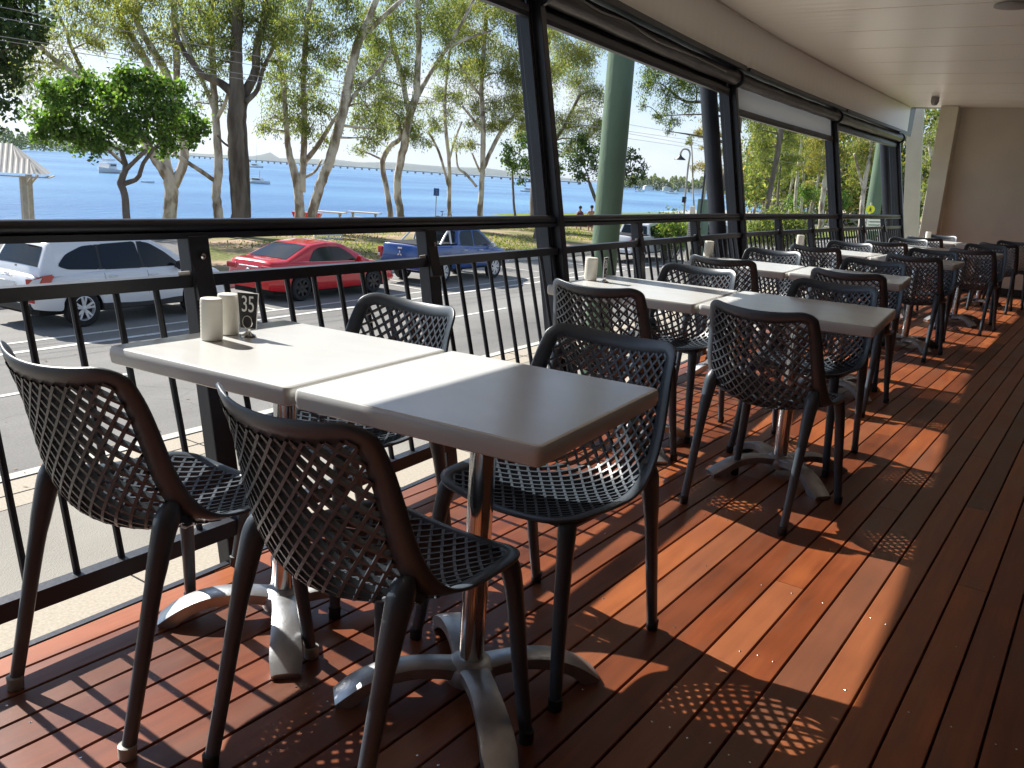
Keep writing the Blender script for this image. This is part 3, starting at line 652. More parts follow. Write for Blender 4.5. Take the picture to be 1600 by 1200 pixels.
    cap = cp.mesh('foot_cap', M_trim, smooth='auto')
    return frame, lat, legs, cap
def make_chair():
    frame, lat, legs, cap = chair_meshes()
    t = thing('patio_chair', 'chair', 'chair')
    obj('frame', frame, t); obj('lattice_shell', lat, t)
    for me, (x, y) in legs:
        g = obj('leg', me, t); obj('foot_cap', cap, g, (x, y, 0))
    return t
CHAIR = make_chair(); first_chair = [True]
GC = 'charcoal lattice chairs around the white tables'
def place_chair(x, y, deg, label, caps=False):
    """x, y: middle of the rear legs' line; deg: heading (0 faces +Y)"""
    a = math.radians(deg); cx = x - math.sin(a) * .26; cy = y + math.cos(a) * .26
    if first_chair[0]:
        first_chair[0] = False; CHAIR.location = (cx, cy, .001); CHAIR.rotation_euler.z = a; CHAIR['label'] = label; CHAIR['group'] = GC; c = CHAIR
    else: c = copy_thing(CHAIR, (cx, cy, .001), a, label, GC)
    return c
def pale_caps(c):
    bpy.context.view_layer.update()
    for g in c.children:
        for k in g.children:
            k.material_slots[0].link = 'OBJECT'; k.material_slots[0].material = M_cap
            k['label'] = 'pale translucent foot cap'; k.scale = (1.10, 1.10, 1.0)

# ================================================================== TABLES
def make_table(w, d, name='cafe_table'):
    t = thing(name, 'table', 'table')
    zt = .755; th = .044
    m = MB(); rows = []
    def rr_(hw, hd, r_, z):
        out = []
        for cx, cy, a0 in ((hw - r_, hd - r_, 0), (-hw + r_, hd - r_, 90), (-hw + r_, -hd + r_, 180), (hw - r_, -hd + r_, 270)):
            for i in range(6):
                a = math.radians(a0 + i * 18); out.append((cx + r_ * math.cos(a), cy + r_ * math.sin(a), z))
        return out
    hw, hd = w / 2 - .0015, d / 2 - .0015
    prof = [(.03, -th + .004), (.010, -th), (.004, -th + .004), (.0005, -th * .5), (.0015, -.008), (.0045, -.002), (.010, 0)]
    rings = [rr_(hw - i, hd - i, max(.018 - i, .004), zt + z) for i, z in prof]
    m.grid([[*r] for r in rings], close=True)
    m.add(rings[-1], [tuple(range(24))]); m.add(rings[0], [tuple(range(24))[::-1]])
    obj('tabletop', m.mesh('tabletop', M_top, smooth='auto'), t)
    s = MB(); s.box((0, 0, zt - th - .006), (.30, .05, .018)); s.box((0, 0, zt - th - .006), (.05, .30, .018)); s.build('support', M_ralu, t)
    p = MB(); p.lathe([(.0305, .075), (.0305, zt - th - .014)], 28); p.build('pole', M_chrome, t, smooth='auto')
    b = MB()
    b.lathe([(.060, .03), (.064, .05), (.060, .070), (.046, .081), (.034, .086)], 28)
    for k in range(4):
        a = math.radians(45 + 90 * k); dx, dy = math.cos(a), math.sin(a); pts = []
        L_ = .325 * (w / .6) ** .35
        top = [(.02, .074), (.08, .084), (.14, .088), (.20, .082), (.25, .066), (.29, .044), (L_, .016)]
        bot = [(.02, .040), (.08, .052), (.14, .056), (.20, .048), (.25, .028), (.285, .0015), (L_ - .003, .0008)]
        wd_ = [.038, .034, .033, .035, .038, .040, .036]
        tp = smooth_curve(top, 3); bt = smooth_curve(bot, 3); wi = np.interp(np.linspace(0, 6, len(tp)), range(7), wd_)
        rows = []
        for (tr, tz), (br, bz), ww in zip([(p_[0], p_[1]) for p_ in tp], [(p_[0], p_[1]) for p_ in bt], wi):
            def Q(r_, z_, s_): return (dx * r_ - dy * s_, dy * r_ + dx * s_, z_)
            rows.append([Q(tr, tz, -ww * .72), Q(tr, tz + .0012, 0), Q(tr, tz, ww * .72), Q(tr, tz - .005, ww), Q(br, bz, ww * .94), Q(br, bz, -ww * .94), Q(tr, tz - .005, -ww)])
        b.grid(rows, close=True); n_ = len(b.v); b.f.append(tuple(range(n_ - 7, n_)))
    b.build('base', M_alu, t, smooth='auto')
    return t

PAIRS = [  # left centre, right centre, size, rotation
    ((-1.712, 1.468), (-1.104, 1.523), .605, 5.0),
    ((-1.785, 3.680), (-1.085, 3.765), .700, 5.5),
    ((-2.030, 5.650), (-1.370, 5.740), .660, 6.0),
    ((-2.080, 8.080), (-1.410, 8.100), .660, 1.0),
    ((-2.010, 10.35), (-1.350, 10.35), .660, 0.0),
    ((-2.060, 12.55), (-1.400, 12.55), .660, -1.0)]
ordn = ['nearest', 'second', 'third', 'fourth', 'fifth', 'farthest']
GT = 'white cafe tables pushed together in pairs'
protos = {}
for i, (lc, rc, w, rot) in enumerate(PAIRS):
    for side, c in (('rail', lc), ('walkway', rc)):
        if i == 0: lab = 'white square table in the nearest pair, at the railing carrying the number 35 card' if side == 'rail' else 'half shaded white square table nearest the camera, right of the number 35 table'
        elif i == 1: lab = 'white square table at the railing carrying the card turned edge on, in the second pair' if side == 'rail' else 'white square table on the walkway side of the second pair from the camera'
        else: lab = 'white square table on the %s side of the %s pair from the camera' % ('railing' if side == 'rail' else 'walkway', ordn[i])
        if w not in protos:
            t = make_table(w, w); protos[w] = t; t.location = (*c, 0); t.rotation_euler.z = math.radians(rot); t['label'] = lab; t['group'] = GT
        else: copy_thing(protos[w], (*c, 0), math.radians(rot), lab, GT)

# near chairs face +Y (away from camera), far chairs face the camera
CH = [(-1.692, .850, 3.5, 0, 'NL'), (-1.128, .945, -2, 0, 'NR'), (-1.80, 2.06, 177, 0, 'FL'), (-1.095, 2.10, 176.5, 0, 'FR'),
      (-1.72, 3.06, 2, 1, 'NL'), (-1.036, 3.07, -5, 1, 'NR'), (-1.81, 4.38, 180, 1, 'FL'), (-1.105, 4.38, 177, 1, 'FR'),
      (-2.00, 5.12, 5, 2, 'NL'), (-1.255, 5.14, 0, 2, 'NR'), (-2.10, 6.42, 181, 2, 'FL'), (-1.385, 6.42, 180, 2, 'FR'),
      (-2.10, 7.42, 2, 3, 'NL'), (-1.33, 7.42, -2, 3, 'NR'), (-2.13, 8.74, 180, 3, 'FL'), (-1.40, 8.76, 180, 3, 'FR'),
      (-1.99, 9.52, 2, 4, 'NL'), (-1.19, 9.50, -5, 4, 'NR'), (-2.04, 11.00, 180, 4, 'FL'), (-1.24, 11.02, 180, 4, 'FR'),
      (-2.03, 11.82, 0, 5, 'NL'), (-1.20, 11.75, 2, 5, 'NR'), (-2.06, 13.22, 178, 5, 'FL'), (-1.15, 13.1, 183, 5, 'FR')]
for x, y, deg, i, k in CH:
    sd_ = 'railing side' if k[1] == 'L' else 'walkway side'
    if k[0] == 'N': lab = 'charcoal lattice chair with its back to the camera, %s of the %s table pair' % (sd_, ordn[i])
    else: lab = 'charcoal lattice chair facing the camera, %s beyond the %s table pair' % (sd_, ordn[i])
    if i == 0 and k == 'NL': lab = 'charcoal lattice chair with pale foot caps at the far left, back to the camera'
    if i == 0 and k == 'NR': lab = 'large charcoal lattice chair in the bottom foreground, back to the camera'
    cc_ = place_chair(x, y, deg, lab)
    if i == 0 and k == 'NL': capped = cc_
pale_caps(capped)

# shakers and number cards
def shaker(h=.110, r=.0275):
    m = MB(); prof = [(r * .9, 0), (r, .003)]
    n = 10
    for i in range(n):
        z = .004 + (h - .012) * i / n; dz = (h - .012) / n; prof += [(r, z), (r + .0006, z + dz * .5), (r, z + dz * .98)]
    prof += [(r, h - .006), (r * .96, h - .001), (r * .85, h)]
    m.lathe(prof, 26); return m.mesh('shaker', M_bead, smooth='auto')
shm = shaker()
def put_shaker(x, y, label, sc=1.0, z=.755):
    o = obj('shaker', shm, None, (x, y, z + .0005)); o.scale = (sc, sc, 1); return tag(o, label, 'shaker', 'cream ribbed shakers on the tables')
p = onz(331, 531, .755); put_shaker(p.x, p.y, 'cream ribbed shaker standing in front, nearer the camera, beside the 35 card')
p = onz(357, 522, .755); put_shaker(p.x, p.y, 'cream ribbed shaker between the front shaker and the 35 card')
p = onz(922, 438, .755); put_shaker(p.x, p.y, 'cream shaker beside the edge-on number card on the second table pair', 1.12)
p = onz(1106, 401, .755); put_shaker(p.x, p.y, 'cream shaker at the railing end of the third table pair', 1.2)
p = onz(1249, 386, .755); put_shaker(p.x, p.y, 'cream shaker at the railing end of the fourth table pair', 1.25)
p = onz(1434, 366.5, .755); put_shaker(-2.12, 12.6, 'tiny cream shaker on the farthest table pair near the pilaster', 1.25)

def text_mesh(s, size, depth, sx=1.0):
    cu = bpy.data.curves.new('txt', 'FONT'); cu.body = s; cu.size = size; cu.extrude = depth; cu.align_x = 'CENTER'; cu.align_y = 'CENTER'; cu.space_character = .95
    o = bpy.data.objects.new('txt', cu); C.objects.link(o); bpy.context.view_layer.update()
    dg = bpy.context.evaluated_depsgraph_get(); me = bpy.data.meshes.new_from_object(o.evaluated_get(dg)); bpy.data.objects.remove(o)
    me.transform(Matrix.Diagonal((sx, 1, 1, 1)) @ Matrix.Identity(4)); me.transform(Matrix.Rotation(math.pi / 2, 4, 'X')); return me
def number_card(num, x, y, rz, label):
    t = thing('table_number_card', label, 'number card', (x, y, .7555), rz, 'table number cards in clip stands')
    c = MB(); bw, tw, z0, z1 = .046, .060, .022, .118
    c.add([(-bw / 2, -.0008, z0), (bw / 2, -.0008, z0), (tw / 2, -.0008, z1), (-tw / 2, -.0008, z1), (-bw / 2, .0008, z0), (bw / 2, .0008, z0), (tw / 2, .0008, z1), (-tw / 2, .0008, z1)],
          [(0, 1, 2, 3), (7, 6, 5, 4), (0, 4, 5, 1), (1, 5, 6, 2), (2, 6, 7, 3), (3, 7, 4, 0)])
    card = c.build('card', M_card, t)
    e = MB(); P = [(-bw / 2, z0), (bw / 2, z0), (tw / 2, z1), (-tw / 2, z1)]
    for i in range(4):
        a, b_ = P[i], P[(i + 1) % 4]; e.beam((a[0], 0, a[1]), (b_[0], 0, b_[1]), .0035, .0012, (0, 1, 0))
    e.build('border', M_white, t)
    for s in (-1, 1):
        me = text_mesh(num, .062, .0004, .66)
        me.materials.clear(); me.materials.append(M_white); g = obj('digits', me, card, (0, -.0014 * s * -1 if s < 0 else -.0014, .086))
        if s < 0: g.rotation_euler.z = math.pi; g.location = (0, .0014, .086)
    st = MB(); st.lathe([(.021, 0), (.020, .004), (.010, .009), (.006, .014)], 18); st.box((0, 0, .018), (.006, .012, .012))
    ring = [(math.cos(a) * .0135, -.0045, .040 + math.sin(a) * .0165) for a in [i * math.pi / 9 for i in range(19)]]
    st.tube(ring, .0017, 6, cap=False); ring2 = [(x_, -y_, z_) for x_, y_, z_ in ring]; st.tube(ring2, .0017, 6, cap=False)
    st.build('clip_stand', M_chrome, t, smooth='auto')
    return t
p = onz(388, 526, .755); number_card('35', p.x, p.y, math.radians(24), 'black card reading 35 in a metal clip stand on the nearest railing table')
p = onz(944, 441, .755); number_card('36', p.x, p.y, math.radians(101), 'number card seen almost edge on, on the second railing table')

# ================================================================== BALUSTRADE, POSTS, BLINDS
POSTS = [.45, 3.90, 7.35, 10.80, 14.20]
def rail_path(y0, y1, z, off, n=14): return [F(y0 + (y1 - y0) * i / n, z, off) for i in range(n + 1)]
bays = [(-2.0, .45), (.45, 3.9), (3.9, 7.35), (7.35, 10.8), (10.8, 14.2)]
bay_lab = [None, 'dark metal balustrade bay nearest the camera, in front of the white wagon and red sedan', 'dark balustrade bay in front of the thick green pole',
           'dark balustrade bay under the partly lowered blind', 'short looking far balustrade bay ending at the pilaster']
for bi, (y0, y1) in enumerate(bays):
    if bi == 0: continue
    if bi == 1: y0 = -.2
    t = thing('balustrade', bay_lab[bi], 'balustrade', tuple(F((y0 + y1) / 2, 0)), 0, 'raked balustrade bays between the posts')
    org = Vector(t.location)
    def sub(P): return [Vector(p_) - org for p_ in P]
    h = MB(); ya, yb_ = y0 + (.0 if bi == 1 else .0), y1
    h.tube(sub(rail_path(ya, yb_, 1.016, 0, 16)), .0225, 14, ex=.95, exax=(0, 0, 1))
    h.build('handrail', M_dark, t, smooth='auto')
    f = MB(); rows = []
    for p_ in sub(rail_path(ya, yb_, .986, 0, 16)): rows.append([p_ + Vector(q) for q in ((-.022, 0, -.006), (.022, 0, -.006), (.022, 0, .012), (-.022, 0, .012))])
    f.grid(rows, close=True); f.build('handrail_flat', M_dark, t)
    for nm, z, hh in (('mid_rail', .857, .036), ('bottom_rail', .130, .05)):
        f = MB(); rows = []
        for p_ in sub(rail_path(ya, yb_, z, .047 if nm == 'bottom_rail' else 0, 16)): rows.append([p_ + Vector(q) for q in ((-.019, 0, -hh / 2), (.019, 0, -hh / 2), (.019, 0, hh / 2), (-.019, 0, hh / 2))])
        f.grid(rows, close=True); f.build(nm, M_dark, t)
    sts = [POSTS[bi - 1] + 1.15 * k for k in (1, 2)]
    for ys_ in sts:
        s = MB(); side = tuple(tang(ys_)); 
        s.beam(F(ys_, -.12, -.02) - org, F(ys_, .985, 0) - org, .074, .055, side)
        s.beam(F(ys_ + .001, .80, .032) - org, F(ys_ + .001, .984, .006) - org, .066, .022, side)
        s.build('stanchion', M_dark, t, bevel=.004)
        b_ = MB(); b_.lathe([(.009, 0), (.009, .006), (.004, .008)], 10, axis='x', c=tuple(F(ys_, .93, .036) - org)); b_.build('bolt', M_chrome, t); b_ = MB(); b_.beam(F(ys_ - .075, .878, .012) - org, F(ys_ - .03, .879, .012) - org, .004, .016, (1, 0, 0)); b_.build('rail_clip', M_white, t)
    # balusters
    y = POSTS[bi - 1] + .125 - .0
    y = math.ceil((y0 - 1.073) / .1255) * .1255 + 1.073
    while y < y1 - .05:
        if all(abs(y - q) > .06 for q in sts + POSTS):
            g = MB(); g.tube([F(y, .13, .047) - org, F(y, .85, 0) - org], .0095, 8); g.build('baluster', M_dark, t, smooth='auto')
        y += .1255
post_lab = {3.90: 'first raked dark post from the camera, left of the thick green pole', 7.35: 'second raked dark post from the camera, where the lowered blind begins',
            10.80: 'third raked dark post from the camera, where the lowered blind ends', 14.20: 'farthest raked dark post, before the cream fin'}
for y in POSTS[1:]:
    t = thing('facade_post', post_lab[y], 'post', tuple(F(y, 0)), 0, 'raked dark posts of the open facade'); org = Vector(t.location)
    side = tuple(tang(y))
    m = MB(); m.beam(F(y, -.15, -.055) - org, F(y, 2.30, -.055) - org, .075, .10, side); m.build('column', M_dark, t, bevel=.004)
    for s in (-1, 1):
        m = MB(); m.beam(F(y + s * .062, .0, -.030) - org, F(y + s * .062, 2.24, -.030) - org, .040, .055, side); m.build('blind_track', M_dark, t, bevel=.003)
        m = MB(); m.beam(F(y + s * .0625, .02, -.001) - org, F(y + s * .0625, 2.2, -.001) - org, .006, .006, side); m.build('track_slot', M_black, t)
    m = MB(); m.beam(F(y, .0, .018) - org, F(y, 2.26, .018) - org, .055, .055, side); m.build('inner_column', M_dark, t, bevel=.004)
# blinds
bl = [(-2.3, .45, 2.0), (.45, 3.9, 2.0), (3.9, 7.35, 2.0), (7.35, 10.8, 1.855), (10.8, 14.2, 2.0)]
bl_lab = ['', 'rolled up dark blind above the nearest bay', 'rolled up dark blind with a creased pale edge above the green pole', 'blind lowered a little to show a cloudy clear strip', 'rolled up dark blind next to the far pilaster']
for i, (y0, y1, zb) in enumerate(bl):
    if i == 0: continue
    t = thing('roller_blind', bl_lab[i], 'blind', tuple(F((y0 + y1) / 2, 2.1)), 0, 'outdoor roller blinds under the bulkhead'); org = Vector(t.location)
    a, b_ = y0 + .05, y1 - .05
    if i == 1: a = -.6
    m = MB(); P = [p_ - org for p_ in rail_path(a, b_, 2.145, .045, 16)]; m.tube(P, [.058 + .002 * math.sin(k * 1.7) for k in range(len(P))], 18); m.build('roll', M_blind, t, smooth='auto')
    m = MB(); rows = []
    for p_ in rail_path(a, b_, 2.235, .05, 12): rows.append([p_ - org + Vector(q) for q in ((.115, 0, 0), (.115, 0, -.035), (.105, 0, -.035), (.098, 0, -.012), (-.10, 0, -.012), (-.10, 0, 0))])
    m.grid(rows, close=True); m.build('headbox', M_dark, t)
    m = MB(); rows = []
    for p_ in rail_path(a + .04, b_ - .04, zb + .03, -.01, 12): rows.append([p_ - org + Vector(q) for q in ((-.022, 0, -.028), (.018, 0, -.028), (.022, 0, -.005), (.018, 0, .028), (-.022, 0, .028))])
    m.grid(rows, close=True); m.build('bottom_bar', M_dark, t)
    if True:
        m = MB(); rows = []
        for p_, q_ in zip(rail_path(a + .04, b_ - .04, zb + .05, -.012, 24), rail_path(a + .04, b_ - .04, 2.19, -.012, 24)):
            w_ = .004 * math.sin(p_.y * 7); rows.append([p_ - org + Vector((w_, 0, 0)), (p_ + q_) / 2 - org - Vector((w_, 0, 0)), q_ - org])
        m.grid(rows); m.build('curtain', M_clear if i == 3 else M_blind, t, smooth=True)
    for ye in (y1,):
        m = MB(); c_ = F(ye, 2.14, .045) - org; m.lathe([(.075, -.012), (.075, .012)], 20, axis='y', c=tuple(c_)); m.build('end_bracket', M_dark, t)
    if i == 2:
        m = MB(); m.tube(smooth_curve([F(4.12, 2.175, .106) - org, F(4.5, 2.15, .110) - org, F(4.9, 2.165, .108) - org, F(5.4, 2.135, .109) - org, F(6.2, 2.15, .107) - org, F(6.9, 2.14, .107) - org], 4), .0065, 5); m.build('pale_edge', M_ralu, t)
# round columns outside
for (y, off, lab) in ((7.60, -.30, 'round dark steel column outside, left of the second post'), (14.75, -.30, 'round dark steel column outside, before the far post')):
    m = MB(); m.tube([F(y, GZ, off), F(y, 2.6, off)], .075, 20); o = m.build('round_column', M_dark, smooth='auto'); tag(o, lab, 'column', 'round steel columns outside the facade')
m = MB(); m.lathe([(.05, 2.52), (.05, 2.59)], 16, (0, 0, 0)); m.lathe([(.006, 2.478), (.03, 2.486), (.043, 2.51), (.045, 2.525)], 16)
p = pt(1456, 186, 13.1); o = m.build('security_camera', M_ralu, smooth='auto', loc=(p.x, p.y, .0)); tag(o, 'small grey dome camera on the ceiling near the pilaster', 'security camera')
m = MB(); m.lathe([(.11, 2.597), (.12, 2.592), (.12, 2.580), (.09, 2.574)], 24); q = onz(1583, 8, 2.59); o = m.build('ceiling_light', M_ralu, smooth='auto', loc=(q.x, q.y, 0)); tag(o, 'round flush ceiling light at the upper right corner', 'ceiling light')

# ================================================================== VEHICLES
def vehicle(name, label, cat, loc, rz, paint, spec, group='vehicles parked along the road', lod=0):
    """local frame: +y forward, +x right side, z up from the road"""
    t = thing(name, label, cat, loc, rz, group)
    Lh, Wd, rw, yr, yf = spec['L'] / 2, spec['W'] / 2, spec['rw'], spec['yr'], spec['yf']
    top = spec['top']; belt = spec['belt']; sill = spec.get('sill', .30); Ra = rw + .055
    n = 72 if lod == 0 else 36
    ys = sorted(set([-Lh + 2 * Lh * i / n for i in range(n + 1)] + [-Lh + .02, -Lh + .06, -Lh + .12, Lh - .02, Lh - .06, Lh - .12, Lh - .2] + [yw + s * Ra for yw in (yr, yf) for s in (-1, -.985, -.95, .95, .985, 1)]))
    def wy(y):
        q = abs(y) / Lh; return Wd * (1 - .16 * q ** 7 - .03 * q ** 2)
    def zlow(y):
        z = sill + .08 * (abs(y) / Lh) ** 8
        for yw in (yr, yf):
            d = abs(y - yw)
            if d < Ra: z = max(z, rw + math.sqrt(Ra * Ra - d * d))
        return z
    def zt(y): return float(np.interp(y, [a for a, _ in top], [b_ for _, b_ in top]))
    def zb(y): return min(float(np.interp(y, [a for a, _ in belt], [b_ for _, b_ in belt])), zt(y) - .02)
    m = MB(); rows = []
    for y in ys:
        w = wy(y); zl = zlow(y); b_ = zb(y); c = zt(y); e = max(0, (abs(y) - (Lh - .12)) / .12) ** 2
        yy = y
        half = [(w * .955, zl), (w * .985, zl + .06), (w * 1.0, zl + (b_ - zl) * .35), (w * 1.005, zl + (b_ - zl) * .62), (w * .985, zl + (b_ - zl) * .86), (w * .965, b_), (w * .925, b_ + (c - b_) * .45), (w * .85, b_ + (c - b_) * .78), (w * .60, b_ + (c - b_) * .95), (w * .3, c), (0, c + .005)]
        P = [Vector((x, yy, z - e * .05 * (z > .7))) for x, z in half] + [Vector((-x, yy, z - e * .05 * (z > .7))) for x, z in half[:-1][::-1]]
        rows.append(P)
    m.grid(rows); k = len(rows[0]); m.f.append(tuple(range(k))[::-1]); m.f.append(tuple(range(len(m.v) - k, len(m.v))))
    body = m.build('body', paint, t, smooth='auto')
    u = MB(); u.box((0, 0, sill + .13), (Wd * 1.5, Lh * 1.86, .42)); u.box((0, 0, sill + .02), (Wd * 1.78, (yf - yr) - 2 * Ra, .10)); u.build('underbody', M_under, t)
    # cabin
    cab = spec['cab']; wb_ = spec['wb']; k_ = spec.get('tumble', .30); z0 = spec['cabz']
    def zc(y): return float(np.interp(y, [a for a, _ in cab], [b_ for _, b_ in cab]))
    c0, c1 = cab[0][0], cab[-1][0]
    cy = sorted(set([c0 + (c1 - c0) * i / 50 for i in range(51)] + [a for a, _ in cab]))
    def crow(y, o=0.0):
        z = zc(y); h = max(z - .055 - z0, .005); xr = wb_ - k_ * h
        return [(wb_ + o, z0), (xr + o, z0 + h), (xr - .035 + o, z0 + h + .028), (xr - .10, z0 + h + .043), (xr * .5, z0 + h + .053), (0, z0 + h + .056)]
    m = MB(); rows = []
    for y in cy:
        r_ = crow(y); rows.append([Vector((x, y, z)) for x, z in r_] + [Vector((-x, y, z)) for x, z in r_[:-1][::-1]])
    m.grid(rows); k = len(rows[0]); m.f.append(tuple(range(k))[::-1]); m.f.append(tuple(range(len(m.v) - k, len(m.v))))
    m.build('cabin', paint, t, smooth='auto')
    def screen(ya, yb_, fr=.90, name='windscreen', out=.008):
        rows = []
        for i in range(9):
            y = ya + (yb_ - ya) * i / 8; r_ = crow(y); xr = r_[1][0]
            zf = lambda x: float(np.interp(abs(x), [0, xr * .5, xr - .10, xr - .035], [r_[5][1], r_[4][1], r_[3][1], r_[2][1]]))
            e = .002; sl = (zc(y + e) - zc(y - e)) / (2 * e); nl = math.hypot(1, sl)
            rows.append([Vector((xx, y - out * sl / nl, zf(xx) + out / nl)) for xx in [(-1 + 2 * j / 10) * (xr - .05) * fr for j in range(11)]])
        g = MB(); g.grid(rows); return g.build(name, M_glass, t, smooth=True)
    for ya, yb_, nm in spec['screens']: screen(ya, yb_, name=nm)
    def side_panel(poly, mt, nm, o=.006, sides=(-1, 1), th=0, par=None):
        for s in sides:
            g = MB(); g.add([Vector((s * (wb_ - k_ * (z - z0) + o), y, z)) for y, z in poly], [tuple(range(len(poly)))]); ob = g.build(nm, mt, par or t)
    for poly in spec['windows']:
        side_panel([(p_[0], p_[1]) for p_ in smooth_poly(poly)], M_glass, 'side_window')
    if spec.get('pillar'):
        for (ya, yb_, za, zb2) in spec['pillar']: side_panel([(ya, za), (yb_, za), (yb_, zb2), (ya, zb2)], M_trim, 'pillar_trim', .0045)
    # wheels
    wm = MB(); wm.lathe([(rw * .66, -.10), (rw * .9, -.108), (rw * .985, -.085), (rw, -.05), (rw, .05), (rw * .985, .085), (rw * .9, .108), (rw * .66, .10)], 28, axis='x', cap=False); tyre = wm.mesh('tyre', M_tyre, smooth='auto')
    rm = MB(); R_ = rw * .66; rm.lathe([(R_, -.095), (R_, .098), (R_ * .93, .104), (R_ * .90, .06), (R_ * .88, .0)], 28, axis='x', cap=False)
    ns = spec.get('spokes', 5)
    for i in range(ns):
        for dd in ((-.13, .13) if spec.get('double', True) else (0,)):
            a = 2 * math.pi * i / ns + .3; a2 = a + dd * 1.6; a1 = a + dd * .8
            rm.beam((.082, math.cos(a1) * R_ * .12, math.sin(a1) * R_ * .12), (.092, math.cos(a2) * R_ * .93, math.sin(a2) * R_ * .93), .042 if spec.get('double', True) else .075, .022, (0, -math.sin(a), math.cos(a)))
    rm.lathe([(R_ * .22, .06), (R_ * .22, .096), (R_ * .12, .102)], 14, axis='x')
    rim = rm.mesh('rim', spec.get('rim', M_rim), smooth='auto')
    dk = MB(); dk.lathe([(R_ * .9, .0), (R_ * .9, .03), (R_ * .5, .034)], 22, axis='x'); disc = dk.mesh('brake_disc', M_trim, smooth='auto')
    for yw in (yr, yf):
        for s in (1, -1):
            w = obj('wheel', None, t, (s * (wy(yw) - .125), yw, rw)); w.rotation_euler.z = 0 if s > 0 else math.pi
            obj('tyre', tyre, w); obj('rim', rim, w); obj('disc', disc, w)
    # trims
    xs_ = lambda y, z: wy(y) * 1.006
    if spec.get('clad'):
        m = MB(); m.box((0, (yr + yf) / 2, sill + .035), (Wd * 2 * .985, (yf - yr) - 2 * Ra + .02, .15)); m.build('sill_cladding', M_trim, t, bevel=.02)
    for y in spec['seams']:
        for s in (-1, 1):
            m = MB(); zl = zlow(y) + .03; zh = spec['cabz'] + .02
            rows = []
            for i in range(7):
                z = zl + (zh - zl) * i / 6; f = (z - zl) / (zb(y) - zl); x = wy(y) * float(np.interp(f, [0, .35, .62, .86, 1, 1.3], [.965, 1.0, 1.005, .985, .965, .92])) + .0025
                rows.append([Vector((s * x, y - .004 + .05 * math.sin(i / 6 * 2.5), z)), Vector((s * x, y + .004 + .05 * math.sin(i / 6 * 2.5), z))])
            m.grid(rows); m.build('door_seam', M_under, t)
    for y, z in spec['handles']:
        for s in (-1, 1):
            m = MB(); m.tube([(s * (wy(y) * .99 + .0), y - .10, z), (s * (wy(y) * .99 + .035), y - .07, z), (s * (wy(y) * .99 + .035), y + .07, z), (s * (wy(y) * .99), y + .10, z)], .014, 6); m.build('door_handle', spec.get('hmat', M_rim), t, smooth='auto')
    ym, zm = spec['mirror']
    for s in (-1, 1):
        m = MB(); m.tube([(s * (wb_ - .05), ym, zm), (s * (wb_ + .10), ym - .02, zm + .02)], .025, 6); m.lathe([(.02, -.06), (.085, -.045), (.10, .0), (.085, .05), (.03, .08)], 12, axis='y', c=(s * (wb_ + .14), ym, zm + .05)); m.build('door_mirror', spec.get('mmat', paint), t, smooth='auto')
    # rear lamps etc.
    for (x, y, z, dx, dy, dz, mt, nm) in spec['extras']:
        for s in ((-1, 1) if x != 0 else (1,)):
            m = MB(); m.box((s * x, y, z), (dx, dy, dz)); m.build(nm, mt, t, bevel=min(dx, dy, dz) * .3)
    return t, wy, zt
def smooth_poly(poly):
    """rounds the corners of a (y, z) polygon"""
    out = []; n = len(poly)
    for i in range(n):
        p0, p1, p2 = Vector(poly[i - 1]), Vector(poly[i]), Vector(poly[(i + 1) % n]); d = min((p1 - p0).length, (p2 - p1).length) * .3; d = min(d, .07)
        a = p1 + (p0 - p1).normalized() * d; b_ = p1 + (p2 - p1).normalized() * d
        out += [a, a * .25 + p1 * .5 + b_ * .25, b_]
    return out
def lamp(t, pts, mt, nm):
    m = MB(); m.add([Vector(p_) for p_ in pts], [tuple(range(len(pts)))]); return m.build(nm, mt, t)

ang = math.radians(3.4)
# silver wagon
sp_suv = dict(L=4.66, W=1.89, rw=.355, yr=-1.36, yf=1.34, sill=.33,
    top=[(-2.33, .80), (-2.30, .98), (-2.1, 1.04), (-1.0, 1.06), (.7, 1.09), (1.05, 1.10), (1.5, 1.04), (1.95, .96), (2.2, .84), (2.33, .66)],
    belt=[(-2.33, .74), (-2.25, .92), (-1.0, 1.00), (.8, .96), (1.5, .92), (2.0, .84), (2.33, .58)],
    cab=[(-2.20, 1.02), (-2.12, 1.20), (-1.93, 1.56), (-1.84, 1.62), (-1.2, 1.68), (-.4, 1.70), (.1, 1.675), (.35, 1.60), (.8, 1.38), (1.25, 1.10)],
    cabz=.98, wb=.86, tumble=.30, screens=[(-2.14, -1.96, 'rear_window'), (.33, 1.18, 'windscreen')],
    windows=[[(-1.82, 1.16), (-1.62, 1.09), (-.95, 1.06), (-.95, 1.52), (-1.25, 1.50), (-1.62, 1.36)], [(-.90, 1.055), (.02, 1.045), (-.06, 1.56), (-.90, 1.525)], [(.07, 1.045), (.98, 1.055), (.62, 1.33), (.27, 1.52), (.0, 1.56)]],
    pillar=[(-.98, -.87, 1.06, 1.52), (-.02, .11, 1.05, 1.555)],
    seams=[-.93, .05, 1.02], handles=[(-.72, .93), (.22, .915)], mirror=(.83, 1.03), mmat=M_trim, spokes=5, clad=True,
    extras=[(.70, -2.10, 1.70, .05, 1.5, .02, M_trim, 'x'), (0, -2.345, .80, .50, .02, .12, M_white, 'number_plate'), (0, -2.30, .42, 1.5, .16, .16, M_trim, 'rear_bumper'), (.72, -2.33, .55, .26, .03, .07, M_tail, 'reflector'),
            (0, -2.345, .95, .34, .03, .025, M_rim, 'handle_bar'), (0, -2.12, 1.625, .35, .06, .03, M_tail, 'high_brake_light')][1:])
